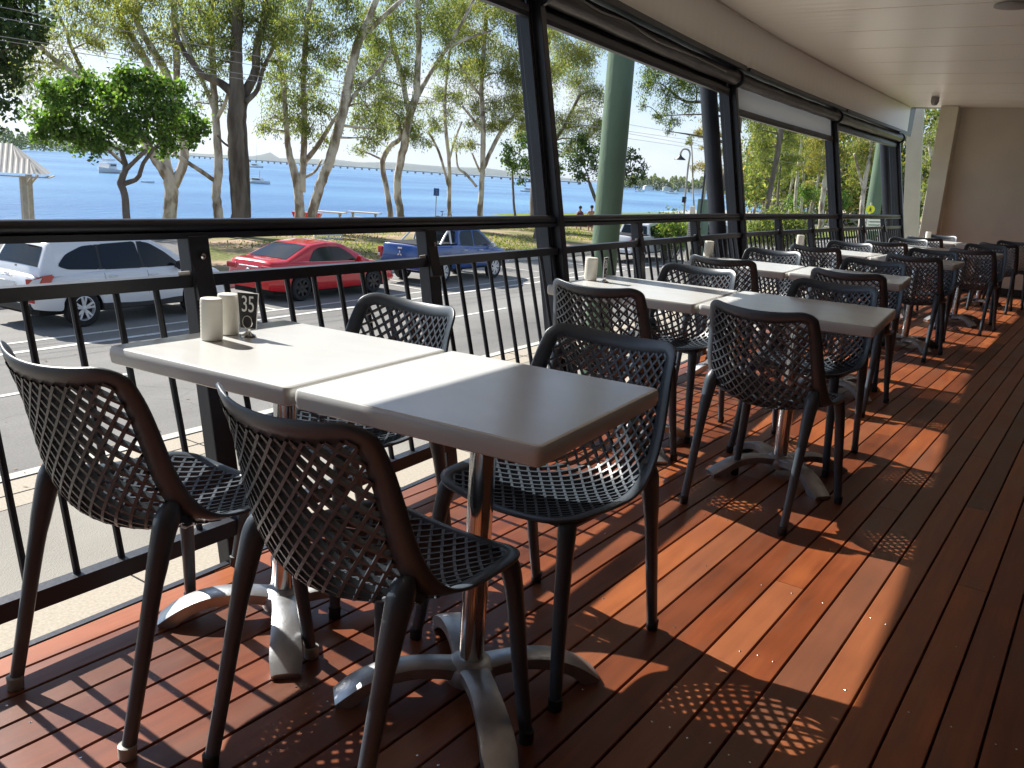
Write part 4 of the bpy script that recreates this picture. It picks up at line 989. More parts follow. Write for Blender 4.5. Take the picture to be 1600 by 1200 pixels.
tv, wy_, _ = vehicle('parked_wagon', 'silver wagon with roof rails parked at the far left beyond the balustrade', 'car', (-16.68 + -.95 + .05, 10.45, RZ), ang, M_silver, sp_suv)
for s in (-1, 1):
    m = MB(); m.tube(smooth_curve([(s * .62, -1.55, 1.665), (s * .62, -1.35, 1.735), (s * .62, -.6, 1.755), (s * .62, .1, 1.735), (s * .63, .3, 1.665)], 5), .017, 7)
    for y in (-1.30, -.1): m.box((s * .62, y, 1.73), (.09, .10, .045))
    m.build('roof_rail', M_trim, tv, smooth='auto')
    m = MB(); P = [(s * .62, -2.315, .93), (s * .80, -2.27, .94), (s * .90, -2.15, .985), (s * .925, -1.99, 1.00), (s * .93, -1.94, .97), (s * .925, -2.02, .88), (s * .88, -2.22, .82), (s * .66, -2.325, .83)]
    P = [(a_, b_ - .01, (c_ - .92) * 1.35 + .925) for a_, b_, c_ in P]; o_ = [Vector(p_) + Vector((s * .030, -.035, 0)) for p_ in P]; m.add(P + o_, [tuple(range(8, 16))] + [(i, (i + 1) % 8, 8 + (i + 1) % 8, 8 + i) for i in range(8)]); m.build('tail_lamp', M_tail, tv, smooth='auto')
    m = MB(); m.add([o_[1] + Vector((s * .01, -.012, -.01)), o_[2] + Vector((s * .012, -.008, -.035)), o_[6] + Vector((s * .012, -.01, .06)), o_[7] + Vector((s * .05, -.012, .03))], [(0, 1, 2, 3)]); m.build('clear_lens', M_lens, tv)
m = MB(); m.tube([(0, -2.13, 1.12), (.28, -2.11, 1.16)], .012, 5); m.box((0, -2.14, 1.11), (.06, .05, .05)); m.build('rear_wiper', M_trim, tv)
m = MB(); ring = [(math.cos(a) * .07, -2.345, 1.0 + math.sin(a) * .042) for a in [i * math.pi / 8 for i in range(17)]]; m.tube(ring, .007, 5, cap=False); m.tube([(-.03, -2.345, .97), (-.015, -2.347, 1.03)], .006, 5); m.tube([(.015, -2.345, .97), (.03, -2.347, 1.03)], .006, 5); m.tube([(-.022, -2.346, .995), (.022, -2.346, 1.005)], .006, 5); m.build('emblem', M_rim, tv); tv.scale = (1, 1, 1.055)

sp_sed = dict(L=4.80, W=1.82, rw=.335, yr=-1.40, yf=1.375, sill=.26,
    top=[(-2.40, .74), (-2.37, 1.00), (-2.25, 1.05), (-1.75, 1.07), (-1.0, 1.03), (.7, .99), (1.1, .97), (1.7, .90), (2.1, .80), (2.32, .66), (2.40, .50)],
    belt=[(-2.40, .66), (-2.3, .92), (-1.4, .95), (.6, .90), (1.6, .82), (2.1, .72), (2.4, .45)],
    cab=[(-1.86, 1.04), (-1.6, 1.14), (-1.05, 1.36), (-.85, 1.42), (-.3, 1.465), (.1, 1.45), (.35, 1.39), (.8, 1.18), (1.22, .96)],
    cabz=.92, wb=.83, tumble=.36, screens=[(-1.78, -.98, 'rear_window'), (.30, 1.12, 'windscreen')],
    windows=[[(-1.12, .99), (-.26, .965), (-.26, 1.35), (-.62, 1.335), (-.86, 1.26)], [(-.20, .965), (.72, .97), (.40, 1.20), (.10, 1.33), (-.20, 1.35)]],
    pillar=[(-.28, -.18, .97, 1.35)],
    seams=[-1.02, -.16, .82], handles=[(-.85, .86), (.02, .84)], hmat=M_red, mirror=(.66, .95), spokes=7, double=False, rim=M_rimd,
    extras=[(0, -2.41, .60, .50, .02, .12, M_white, 'number_plate'), (.62, -2.36, .84, .36, .10, .15, M_tail, 'tail_lamp'), (0, -2.385, .865, .7, .03, .03, M_rim, 'boot_strip')])
tv, _, _ = vehicle('parked_sedan', 'bright red sedan with black wheels parked between the wagon and the ute', 'car', (-17.02 - .91, 16.45, RZ), ang, M_red, sp_sed)
m = MB(); 
for rx_, rz_ in ((.075, .05), (.03, .05), (.06, .018)): m.tube([(math.cos(a) * rx_, -2.415, .76 + (.02 if rz_ < .03 else 0) + math.sin(a) * rz_) for a in [i * math.pi / 8 for i in range(17)]], .006, 5, cap=False)
m.build('emblem', M_rim, tv)

sp_ute = dict(L=5.30, W=1.82, rw=.385, yr=-1.50, yf=1.50, sill=.46,
    top=[(-2.65, .90), (-2.63, 1.20), (-2.58, 1.235), (-.6, 1.225), (.6, 1.15), (1.0, 1.15), (1.7, 1.10), (2.2, 1.0), (2.5, .85), (2.65, .66)],
    belt=[(-2.65, .84), (-2.6, 1.16), (-.6, 1.16), (.5, 1.06), (1.6, 1.0), (2.2, .90), (2.65, .60)],
    cab=[(-.74, 1.10), (-.66, 1.36), (-.56, 1.70), (-.45, 1.76), (.1, 1.80), (.5, 1.78), (.72, 1.70), (1.1, 1.44), (1.55, 1.12)],
    cabz=1.06, wb=.82, tumble=.26, screens=[(-.70, -.58, 'rear_window'), (.70, 1.45, 'windscreen')],
    windows=[[(-.52, 1.17), (.22, 1.15), (.20, 1.65), (-.40, 1.63), (-.50, 1.50)], [(.28, 1.15), (1.28, 1.16), (.95, 1.40), (.60, 1.62), (.27, 1.65)]],
    seams=[-.66, .26, 1.24], handles=[(-.40, 1.04), (.50, 1.02)], mirror=(1.12, 1.12), mmat=M_rim, spokes=6, double=True,
    extras=[(.80, -2.60, .92, .20, .12, .34, M_tail, 'tail_lamp'), (.83, -2.655, .84, .10, .03, .09, M_lens, 'reversing_light'), (0, -2.69, .56, 1.66, .12, .18, M_blue, 'rear_bumper'), (0, -1.62, 1.245, 1.5, 1.9, .02, M_trim, 'tonneau_cover'), (0, -2.66, 1.10, .16, .03, .05, M_rim, 'tailgate_handle')])
def sport_bar(t, mt):
    m = MB()
    for s in (-1, 1):
        m.tube(smooth_curve([(s * .78, -1.62, 1.24), (s * .70, -1.25, 1.55), (s * .64, -1.02, 1.68)], 5), .032, 8); m.tube([(s * .76, -1.02, 1.24), (s * .64, -1.0, 1.67)], .032, 8)
    m.tube([(-.64, -1.01, 1.68), (.64, -1.01, 1.68)], .032, 8); m.build('sports_bar', mt, t, smooth='auto')
tv, _, _ = vehicle('parked_ute', 'deep blue four door ute with chrome sports bar parked ahead of the red sedan', 'ute', (-17.45 - .91, 22.75, RZ), ang, M_blue, sp_ute)
sport_bar(tv, M_rim)
m = MB()
for a in (90, 210, 330):     # three diamonds
    a = math.radians(a); c_ = Vector((math.cos(a) * .055, -2.668, .93 + math.sin(a) * .055)); e1 = Vector((math.cos(a), 0, math.sin(a))) * .052; e2 = Vector((-math.sin(a), 0, math.cos(a))) * .030
    m.add([c_ + e1, c_ + e2, c_ - e1, c_ - e2], [(0, 1, 2, 3)])
m.build('emblem', M_rim, tv)
sp_ute2 = dict(sp_ute); sp_ute2['rim'] = M_rim; sp_ute2['extras'] = [e for e in sp_ute['extras']]; sp_ute2['extras'] = [(a, b_, c, d, e_, f, (M_wpaint if mt is M_blue else mt), n) for a, b_, c, d, e_, f, mt, n in sp_ute['extras']]
vehicle('parked_ute', 'white four door ute seen on both sides of the thick green pole', 'ute', (-18.0 - .75, 37.4, RZ), ang, M_wpaint, sp_ute2)
sp_van = dict(L=4.9, W=1.9, rw=.38, yr=-1.42, yf=1.42, sill=.42,
    top=[(-2.45, .90), (-2.42, 1.14), (.7, 1.20), (1.1, 1.20), (1.9, 1.14), (2.3, 1.02), (2.45, .75)], belt=[(-2.45, .84), (-2.4, 1.08), (.6, 1.12), (1.8, 1.05), (2.45, .68)],
    cab=[(-2.36, 1.10), (-2.28, 1.55), (-2.18, 1.84), (-1.5, 1.92), (0, 1.94), (.45, 1.88), (.85, 1.60), (1.25, 1.18)], cabz=1.08, wb=.86, tumble=.22, screens=[(-2.345, -2.20, 'rear_window'), (.45, 1.15, 'windscreen')],
    windows=[[(-2.1, 1.24), (-1.25, 1.2), (-1.25, 1.75), (-2.0, 1.74)], [(-1.15, 1.2), (-.2, 1.18), (-.2, 1.76), (-1.15, 1.76)], [(-.1, 1.18), (.95, 1.19), (.4, 1.7), (-.1, 1.76)]],
    seams=[-1.2, -.15, .95], handles=[(-.95, 1.02), (.1, 1.0)], mirror=(.85, 1.2), mmat=M_wpaint,
    extras=[(.86, -2.40, 1.0, .14, .1, .34, M_tail, 'tail_lamp'), (0, -2.46, .6, .5, .02, .12, M_white, 'number_plate'), (0, -2.54, 1.15, .66, .2, .66, M_trim, 'spare_wheel_cover')])
vehicle('parked_four_wheel_drive', 'tall white four wheel drive behind the round dark column left of the second post', 'car', (*pt(1124, 380, 47).xy, RZ), ang, M_wpaint, sp_van)
far = [(1262, 352, 118, 80, M_wpaint, 'white hatchback on the far side street, right of the shrub', sp_sed), (1234, 344, 132, 95, M_dpaint, 'dark car on the far side street, left of the white hatchback', sp_sed), (1306, 345, 128, 100, M_silver, 'silver car on the far side street near the third post', sp_sed),
       (1345, 341, 120, 85, M_wpaint, 'white van far off, left of the yellow crossing sign', sp_van), (1376, 340, 124, 92, M_wpaint, 'white van far off, right of the yellow crossing sign', sp_van), (1285, 337, 150, 88, M_wpaint, 'distant white ute between two pale trunks', sp_ute2),
       (1215, 341, 150, 92, M_dpaint, 'distant dark ute left of the parked hatchback', sp_ute)]
for u, v, D, deg, pa, lab, sp in far:
    q = pt(u, v, D); vehicle('parked_car', lab, 'car', (q.x, q.y, GZ + .0), math.radians(deg), pa, sp, group='small parked cars on the side street', lod=1)

# ================================================================== TREES
GUM = [(.12, .155, .05), (.17, .20, .07), (.08, .115, .04), (.22, .23, .08), (.18, .18, .08)]
GUMY = [(.21, .22, .075), (.16, .18, .06), (.25, .24, .09), (.12, .145, .05)]
OCH = [(.26, .20, .06), (.20, .17, .05), (.30, .22, .08), (.14, .14, .05)]
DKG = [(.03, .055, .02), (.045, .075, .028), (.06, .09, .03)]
FIG = [(.08, .155, .03), (.13, .23, .045), (.045, .10, .022), (.19, .29, .065), (.11, .15, .045)]
DEN = 5.2
def add_tree(name, label, D, stems, blobs, cols=GUM, bark=None, leaf=(.20, .048), droop=.6, seed=1, dens=1.0, base_z=None, group='gum trees in the foreshore park', mat_leaf=None, cat='tree', base2=None):
    """stems: polylines of photo pixels (u, v, radius_px) on the tree's own depth D; blobs: foliage masses (u, v, radius_px[, density])"""
    r = random.Random(seed); nr = np.random.RandomState(seed); sc = D / 1480.0; bark = bark or M_bark
    base = pt(stems[0][0][0], stems[0][0][1], D)
    t = thing(name, label, cat, (base.x, base.y, base_z if base_z is not None else GZ - .3), 0, group); org = Vector(t.location)
    dirn = Vector((base.x, base.y, 0)).normalized(); segs = []; rad = []
    trunk = MB(); limbs = MB()
    for si, st in enumerate(stems):
        dd = r.uniform(-.25, .25) * (si > 0); P = []; R_ = []
        for j, (u, v, rp) in enumerate(st):
            k = j / max(1, len(st) - 1); P.append(pt(u, v, D + dd * k * 6) - org); R_.append(max(rp * sc * .88, .02))
        if si == 0 or st[0][1] > stems[0][0][1] - 25:      # root flare into the ground
            g = Vector((P[0].x, P[0].y, -.3)); 
            if P[0].z > .2: P = [g, g + (P[0] - g) * .35] + P; R_ = [R_[0] * 1.55, R_[0] * 1.12] + R_
        Q = smooth_curve(P, 5); RR = list(np.interp(np.linspace(0, len(P) - 1, len(Q)), range(len(P)), R_))
        Q = [q + Vector((r.uniform(-1, 1), r.uniform(-1, 1), 0)) * RR[i] * .10 for i, q in enumerate(Q)]
        (trunk if si == 0 else limbs).tube(Q, RR, 10)
        for i, q in enumerate(Q): segs.append((q, RR[i]))
    C_, LN = [], []
    for bl_ in blobs:
        u, v, rp = bl_[:3]; dn = bl_[3] if len(bl_) > 3 else 1.0
        R_ = rp * sc; c = pt(u, v, D) - org + dirn * r.uniform(-1, 1) * min(R_ * 1.2, 3.2)
        # limb to the blob
        cand = [(q, rr_) for q, rr_ in segs if q.z < c.z + R_ * 1.2] or segs
        q, rr_ = min(cand, key=lambda s_: (s_[0] - c).length + (1.5 if s_[0].z > c.z else 0))
        mid = (q + c) / 2 + Vector((r.uniform(-.5, .5), r.uniform(-.5, .5), r.uniform(-.1, .5))) * (c - q).length * .28
        pa = smooth_curve([q, mid, c], 4); r0 = min(rr_ * .6, .035 + .022 * (c - q).length); limbs.tube(pa, list(np.linspace(r0, .02, len(pa))), 6)
        for p_ in pa[2:]: segs.append((p_, r0 * .6))
        K = r.randint(7, 11); subs = []
        for k in range(K):
            d = Vector((r.gauss(0, 1), r.gauss(0, 1), r.gauss(0, .8))); d = d.normalized() * R_ * (r.random() ** .5) * .92
            sc_ = c + d; subs.append(sc_)
            tw = smooth_curve([c + d * .05, c + d * .55 + Vector((0, 0, R_ * .12)), sc_], 3); limbs.tube(tw, list(np.linspace(.022, .007, len(tw))), 4)
        area = math.pi * R_ * R_; nl = int(area / (leaf[0] * leaf[1]) * .95 * dens * dn * DEN)
        per = max(10, nl // K)
        for sc_ in subs:
            s = R_ * r.uniform(.22, .40); g = nr.normal(size=(per, 3)) * s; g[:, 2] = g[:, 2] * .8 - np.abs(nr.normal(size=per)) * s * droop
            C_.append(np.array(sc_)[None] + g)
    tr = trunk.build('trunk', bark, t, smooth=True)
    if limbs.v: limbs.build('limbs', bark, t, smooth=True)
    cs = np.concatenate(C_); n = len(cs)
    leaf_mesh('crown', cs, leaf[0] * (.7 + .6 * nr.rand(n)), leaf[1] * (.7 + .6 * nr.rand(n)), nr, cols, mat_leaf or M_leaf, droop=droop, parent=t)
    return t
FL = dict(leaf=(.15, .10), droop=.15, mat_leaf=M_fleaf, bark=M_barkb, group='broad leaved shade trees')

# near left: dark overhanging tree, round shade tree
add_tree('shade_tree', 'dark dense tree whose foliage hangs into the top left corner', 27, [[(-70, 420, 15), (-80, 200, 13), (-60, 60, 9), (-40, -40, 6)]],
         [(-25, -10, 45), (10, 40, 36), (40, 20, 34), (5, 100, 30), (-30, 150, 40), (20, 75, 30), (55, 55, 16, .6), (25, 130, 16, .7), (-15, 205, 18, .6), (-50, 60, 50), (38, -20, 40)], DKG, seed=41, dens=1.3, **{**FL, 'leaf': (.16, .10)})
add_tree('shade_tree', 'round bright green shade tree in front of the moored cruiser', 33,
         [[(199, 372, 7), (197, 335, 6.5), (194, 300, 6), (189, 285, 6.5), (196, 262, 5), (190, 235, 4)], [(192, 288, 4.5), (215, 278, 4), (224, 255, 3.5), (240, 232, 3)], [(196, 266, 4), (212, 250, 3.5), (228, 236, 3)], [(193, 255, 3.5), (178, 242, 3), (160, 225, 2.5)]],
         [(62, 190, 24), (75, 150, 27), (105, 135, 26), (95, 185, 30), (130, 165, 32), (140, 205, 26), (165, 135, 28), (170, 185, 34), (200, 150, 33), (205, 200, 32), (235, 135, 28), (240, 180, 34), (262, 160, 28), (275, 205, 28), (300, 185, 25), (305, 215, 18), (255, 225, 22), (150, 228, 18), (215, 120, 20), (185, 118, 18), (110, 215, 20), (60, 208, 14), (320, 200, 10, .6), (130, 125, 16), (282, 140, 16)], FIG, seed=42, dens=1.7, **FL)
# tall gums, left to right
add_tree('gum_tree', 'leaning multi stemmed gum behind the round shade tree', 44,
         [[(266, 368, 13), (265, 335, 12), (268, 300, 12), (262, 275, 11), (240, 245, 8), (215, 205, 7), (180, 165, 6), (120, 118, 5), (75, 85, 4), (35, 42, 3)],
          [(266, 285, 9), (258, 240, 8), (250, 180, 7), (235, 110, 7), (205, 55, 5), (185, 20, 4), (170, -30, 4)], [(272, 290, 9), (288, 245, 8), (278, 190, 7), (262, 120, 7), (240, 80, 6), (215, 35, 5), (205, -30, 4)],
          [(150, 142, 4), (128, 108, 3.5), (110, 70, 3), (102, 45, 2.5), (80, 0, 2)], [(278, 190, 5), (276, 100, 6), (272, 20, 6), (270, -60, 5)]],
         [(25, 70, 30, .6), (60, 100, 32, .7), (45, 130, 26, .6), (20, 115, 26, .6), (90, 60, 24, .5), (70, 20, 34, .6), (100, 85, 22, .5), (140, 30, 36), (175, 20, 38), (150, 60, 26, .8), (190, 45, 30), (205, 75, 20, .7), (160, -15, 40), (225, 10, 34), (240, 40, 26, .8), (215, -20, 40), (120, 110, 20, .6), (150, 70, 18, .7), (250, 95, 22, .7), (255, 60, 24, .7), (270, 30, 26, .7), (290, 70, 24, .7), (215, 82, 16, .7), (85, 108, 18, .5), (110, -10, 36, .6), (60, 60, 20, .4)], GUMY, seed=43, dens=.62)
add_tree('gum_tree', 'slim mottled gum left of the big dark trunk', 43,
         [[(341, 368, 9.5), (341, 335, 9), (338, 300, 8), (342, 260, 8), (338, 200, 7), (335, 150, 6), (332, 90, 6), (330, 20, 5), (335, -60, 4)], [(336, 283, 4), (315, 268, 4), (290, 252, 3.5), (270, 240, 3)], [(334, 170, 4), (318, 130, 3.5), (300, 90, 3), (285, 50, 3)], [(337, 190, 4), (352, 160, 3), (360, 130, 2.5)]],
         [(300, 40, 30, .8), (318, 70, 28, .8), (290, 90, 22, .6), (340, 35, 30), (320, 0, 36), (345, 100, 22, .7), (325, 110, 22, .7), (300, 120, 18, .5), (350, 160, 16, .5), (310, 160, 16, .4), (350, -20, 36), (280, 10, 26, .8), (330, 145, 16, .5)], GUM, seed=44, dens=.7)
add_tree('gum_tree', 'big gum with thick dark lower trunk forking near the top of the picture', 41,
         [[(376, 368, 19), (376, 335, 17.5), (373, 290, 16), (370, 240, 15), (368, 190, 14), (370, 155, 14), (369, 100, 11), (370, 50, 10), (372, 0, 9), (370, -80, 8)],
          [(384, 345, 9), (384, 300, 9), (381, 240, 8.5), (378, 190, 8), (382, 150, 9), (398, 115, 8), (402, 70, 7), (412, 30, 6), (418, -40, 5)], [(368, 150, 9), (345, 130, 7), (318, 118, 5.5), (298, 95, 4.5), (285, 75, 3.5), (272, 45, 3)], [(384, 160, 5), (402, 140, 4), (412, 105, 3.5), (430, 70, 3)], [(376, 238, 2.5), (352, 225, 2), (340, 212, 1.6)]],
         [(400, 30, 30), (425, 15, 32), (380, -10, 38), (350, 60, 24, .7), (355, 20, 30), (415, 60, 26, .8), (430, 95, 22, .7), (395, 75, 20, .6), (345, 95, 20, .6), (330, 50, 24, .7), (440, 50, 26), (362, 75, 18, .6), (310, 20, 28, .7), (408, 100, 14, .5), (365, 120, 14, .4), (420, -30, 40)], GUM, bark=M_barkd, seed=45, dens=.75)
add_tree('gum_tree', 'gum with two curved stems right of the small moored runabout', 46,
         [[(467, 372, 10), (468, 335, 9.5), (466, 300, 8.5), (462, 275, 8), (452, 240, 6), (448, 205, 5), (445, 160, 4.5), (440, 110, 4), (430, 60, 3)],
          [(487, 372, 10), (488, 335, 9), (500, 290, 9), (515, 250, 9), (528, 205, 9), (540, 155, 9), (550, 100, 8), (562, 60, 7.5), (580, 20, 6), (600, -40, 5)],
          [(472, 300, 6.5), (474, 250, 6), (476, 190, 5.5), (474, 130, 5), (476, 80, 5), (482, 20, 4), (490, -30, 4)], [(474, 255, 5), (498, 225, 4.5), (520, 190, 3.5), (545, 160, 3.2)], [(474, 278, 3), (492, 268, 2.5), (502, 250, 2)], [(560, 65, 5), (600, 25, 4.5), (640, -10, 4)], [(535, 175, 4), (560, 140, 3.5), (590, 112, 3), (612, 75, 2.5)]],
         [(455, 190, 30), (425, 185, 22, .8), (440, 150, 28), (470, 160, 28), (500, 175, 26), (480, 200, 24), (430, 120, 26, .8), (465, 110, 28), (495, 130, 26), (450, 70, 30), (490, 80, 28), (440, 30, 32), (475, 30, 34), (510, 45, 30), (520, 90, 26), (505, 215, 16, .7), (545, 50, 28), (565, 90, 28), (560, 130, 28), (575, 165, 28), (590, 200, 28), (570, 215, 20), (600, 150, 26), (540, 10, 32), (580, 20, 30), (590, 60, 26), (412, 200, 12, .6), (460, -10, 36), (510, -15, 36), (560, 185, 20)], GUM, seed=46, dens=.72)
add_tree('gum_tree', 'twin stemmed gum with dark feet left of the blue sign', 56,
         [[(612, 352, 5.5), (610, 335, 5.5), (605, 300, 5), (599, 270, 5), (598, 250, 5), (610, 228, 5), (625, 215, 4), (622, 180, 3)],
          [(627, 352, 7), (626, 335, 7), (621, 300, 7), (624, 262, 7), (632, 225, 7.5), (640, 180, 7.5), (650, 150, 7), (652, 110, 6), (655, 60, 5), (652, 0, 5), (655, -50, 4)], [(652, 150, 5), (672, 115, 4), (698, 75, 3.5), (722, 35, 3), (740, 0, 3)], [(640, 180, 5), (625, 110, 5), (612, 60, 4), (605, 10, 3)], [(698, 75, 3), (730, 60, 2.5), (768, 48, 2)]],
         [(560, 235, 14, .7), (610, 190, 24), (640, 205, 24), (600, 165, 24), (655, 215, 16), (625, 165, 24), (595, 125, 26), (630, 120, 24), (600, 80, 28), (635, 75, 26), (650, 40, 28), (620, 30, 28), (660, 5, 30), (625, -10, 34), (665, 160, 18, .7), (680, 190, 16, .6), (690, 30, 28), (700, 0, 34), (690, 90, 20, .6), (585, 100, 22), (700, 60, 22, .7), (575, 60, 26), (645, 190, 16)], GUM, seed=47, dens=.78)
add_tree('gum_tree', 'slender pale gum just right of the blue sign', 62,
         [[(702, 350, 4.5), (702, 335, 4), (702, 300, 4), (702, 260, 3.5), (698, 215, 3.5), (695, 175, 3), (697, 130, 2.5), (702, 80, 2.5)], [(700, 290, 2.5), (690, 250, 2.5), (680, 225, 2.2), (668, 205, 2)], [(702, 250, 2), (712, 215, 2), (722, 190, 1.6)]],
         [(680, 200, 16, .8), (700, 180, 18, .8), (695, 140, 22), (720, 150, 18, .8), (715, 110, 24), (735, 90, 26), (690, 105, 20, .7), (725, 55, 28), (705, 35, 28), (670, 225, 9, .6), (740, 130, 18, .7)], GUM, seed=48, dens=.85)
add_tree('gum_tree', 'gum with a dark charred foot right of the pale slender gum', 60,
         [[(750, 352, 6), (750, 335, 5.8), (752, 300, 5), (754, 265, 5), (755, 220, 5), (754, 180, 5), (752, 140, 4.5), (755, 90, 4), (760, 20, 4)], [(756, 262, 4), (772, 225, 4), (790, 195, 3.5), (805, 178, 3), (820, 160, 2.5)], [(745, 292, 2.5), (728, 272, 2.5), (716, 262, 2), (713, 240, 1.5)], [(754, 205, 3), (738, 185, 2.5), (722, 165, 2)], [(752, 150, 3), (735, 130, 2.5), (715, 95, 2)], [(750, 268, 2), (742, 250, 2), (738, 240, 1.5)]],
         [(735, 225, 17, .7), (715, 225, 14, .6), (740, 195, 18, .8), (770, 195, 20), (775, 160, 24), (745, 160, 22), (800, 150, 26), (780, 115, 28), (750, 100, 26), (820, 125, 28), (800, 85, 30), (770, 60, 30), (740, 50, 28), (810, 45, 32), (780, 15, 34), (835, 80, 28), (830, 30, 32), (790, 185, 18), (840, 150, 22), (720, 20, 30), (860, 110, 28), (750, -10, 36), (815, 190, 16)], GUMY, seed=49, dens=.9)
add_tree('gum_tree', 'olive gum filling the gap behind the first dark post', 72,
         [[(853, 352, 6), (852, 335, 5.5), (849, 300, 5), (846, 260, 5), (845, 200, 5), (850, 120, 4), (860, 40, 4)], [(833, 352, 6.5), (833, 320, 6.5), (834, 280, 6), (832, 230, 5), (826, 180, 4), (815, 120, 3)], [(846, 250, 3), (880, 200, 3), (905, 150, 3)]],
         [(820, 200, 24), (850, 195, 26), (880, 190, 24), (905, 175, 26), (905, 130, 28), (880, 100, 30), (920, 90, 26), (930, 140, 24), (925, 195, 22), (895, 70, 28), (845, 150, 26), (915, 220, 18), (935, 60, 24), (810, 160, 24), (890, 225, 20), (935, 190, 16), (865, 60, 30)], GUM + OCH[:1], bark=M_barkb, seed=50, dens=.85)
add_tree('shade_tree', 'small leaning broad leaved tree left of the first post', 50,
         [[(833, 384, 4.5), (838, 360, 4), (842, 335, 4), (846, 310, 3.5), (838, 285, 3), (830, 265, 2.5)], [(843, 320, 3), (852, 295, 2.8), (858, 275, 2.2)]],
         [(800, 235, 17), (820, 220, 18), (840, 230, 20), (825, 255, 20), (805, 262, 14), (848, 262, 18), (792, 252, 10), (860, 240, 18), (815, 285, 9, .7), (845, 215, 14), (870, 262, 14)], FIG, seed=51, dens=1.0, **FL)
add_tree('sapling', 'thin upright sapling trunk left of the small leaning tree', 64, [[(806, 350, 2.6), (803, 320, 2.3), (802, 300, 2.2), (801, 280, 2), (800, 262, 1.6)]], [(800, 262, 9, .8), (795, 250, 9, .8)], FIG, seed=52, dens=1.0, **FL)
add_tree('shade_tree', 'broad leaved tree half hidden behind the thick green pole', 54,
         [[(942, 356, 4), (938, 330, 3.6), (928, 305, 3.4), (921, 285, 3)], [(938, 328, 3), (945, 300, 2.8), (960, 280, 2.5), (985, 268, 2)]],
         [(905, 250, 20), (920, 235, 20), (928, 262, 18), (905, 275, 14), (940, 240, 18), (960, 250, 20), (985, 245, 18), (1000, 265, 13), (975, 268, 14), (990, 282, 9), (1005, 278, 8, .7), (950, 215, 16), (905, 215, 16)], DKG + FIG[:1], seed=53, dens=1.0, **FL)
# right of the pole
add_tree('gum_tree', 'dark leaning gum trunk whose bough droops over the bay beside the green pole', 58,
         [[(1116, 352, 10), (1118, 325, 9), (1125, 300, 8), (1135, 270, 8), (1150, 215, 7), (1158, 160, 6), (1165, 100, 6)], [(1156, 190, 4), (1125, 172, 3.5), (1100, 160, 3), (1070, 158, 2.5), (1045, 140, 2)]],
         [(1015, 130, 18, .9), (1040, 150, 20, .9), (1060, 125, 22), (1030, 180, 14, .8), (1052, 188, 14, .8), (1075, 165, 14, .8), (1020, 105, 22), (1085, 135, 20), (1100, 110, 22), (1110, 140, 16), (1005, 165, 9, .6), (1065, 100, 22), (1118, 165, 10, .7), (1150, 130, 20), (1165, 180, 14, .8), (1045, 205, 8, .5)], DKG + GUM[:2], bark=M_barkd, seed=54, dens=.95)
add_tree('gum_tree', 'thin gum with ochre foliage behind the round dark column', 75,
         [[(1096, 345, 2.6), (1100, 300, 2.4), (1104, 250, 2.2), (1107, 210, 2)], [(1104, 250, 1.4), (1118, 228, 1.2)]],
         [(1105, 192, 12), (1095, 205, 12), (1118, 210, 13), (1100, 258, 12), (1118, 262, 12), (1086, 262, 8), (1130, 235, 13), (1135, 265, 12), (1143, 215, 14), (1150, 250, 12), (1100, 230, 8, .6), (1155, 280, 12), (1078, 222, 5, .4), (1140, 190, 14)], OCH, seed=55, dens=.9, group='gum trees on the right')
add_tree('gum_tree', 'small gum between the curved street lamp and the ochre tree', 70, [[(1086, 350, 1.7), (1083, 300, 1.5), (1082, 250, 1.3), (1080, 222, 1)]], [(1080, 215, 7, .6), (1074, 222, 4, .5)], GUM, seed=57, group='gum trees on the right')
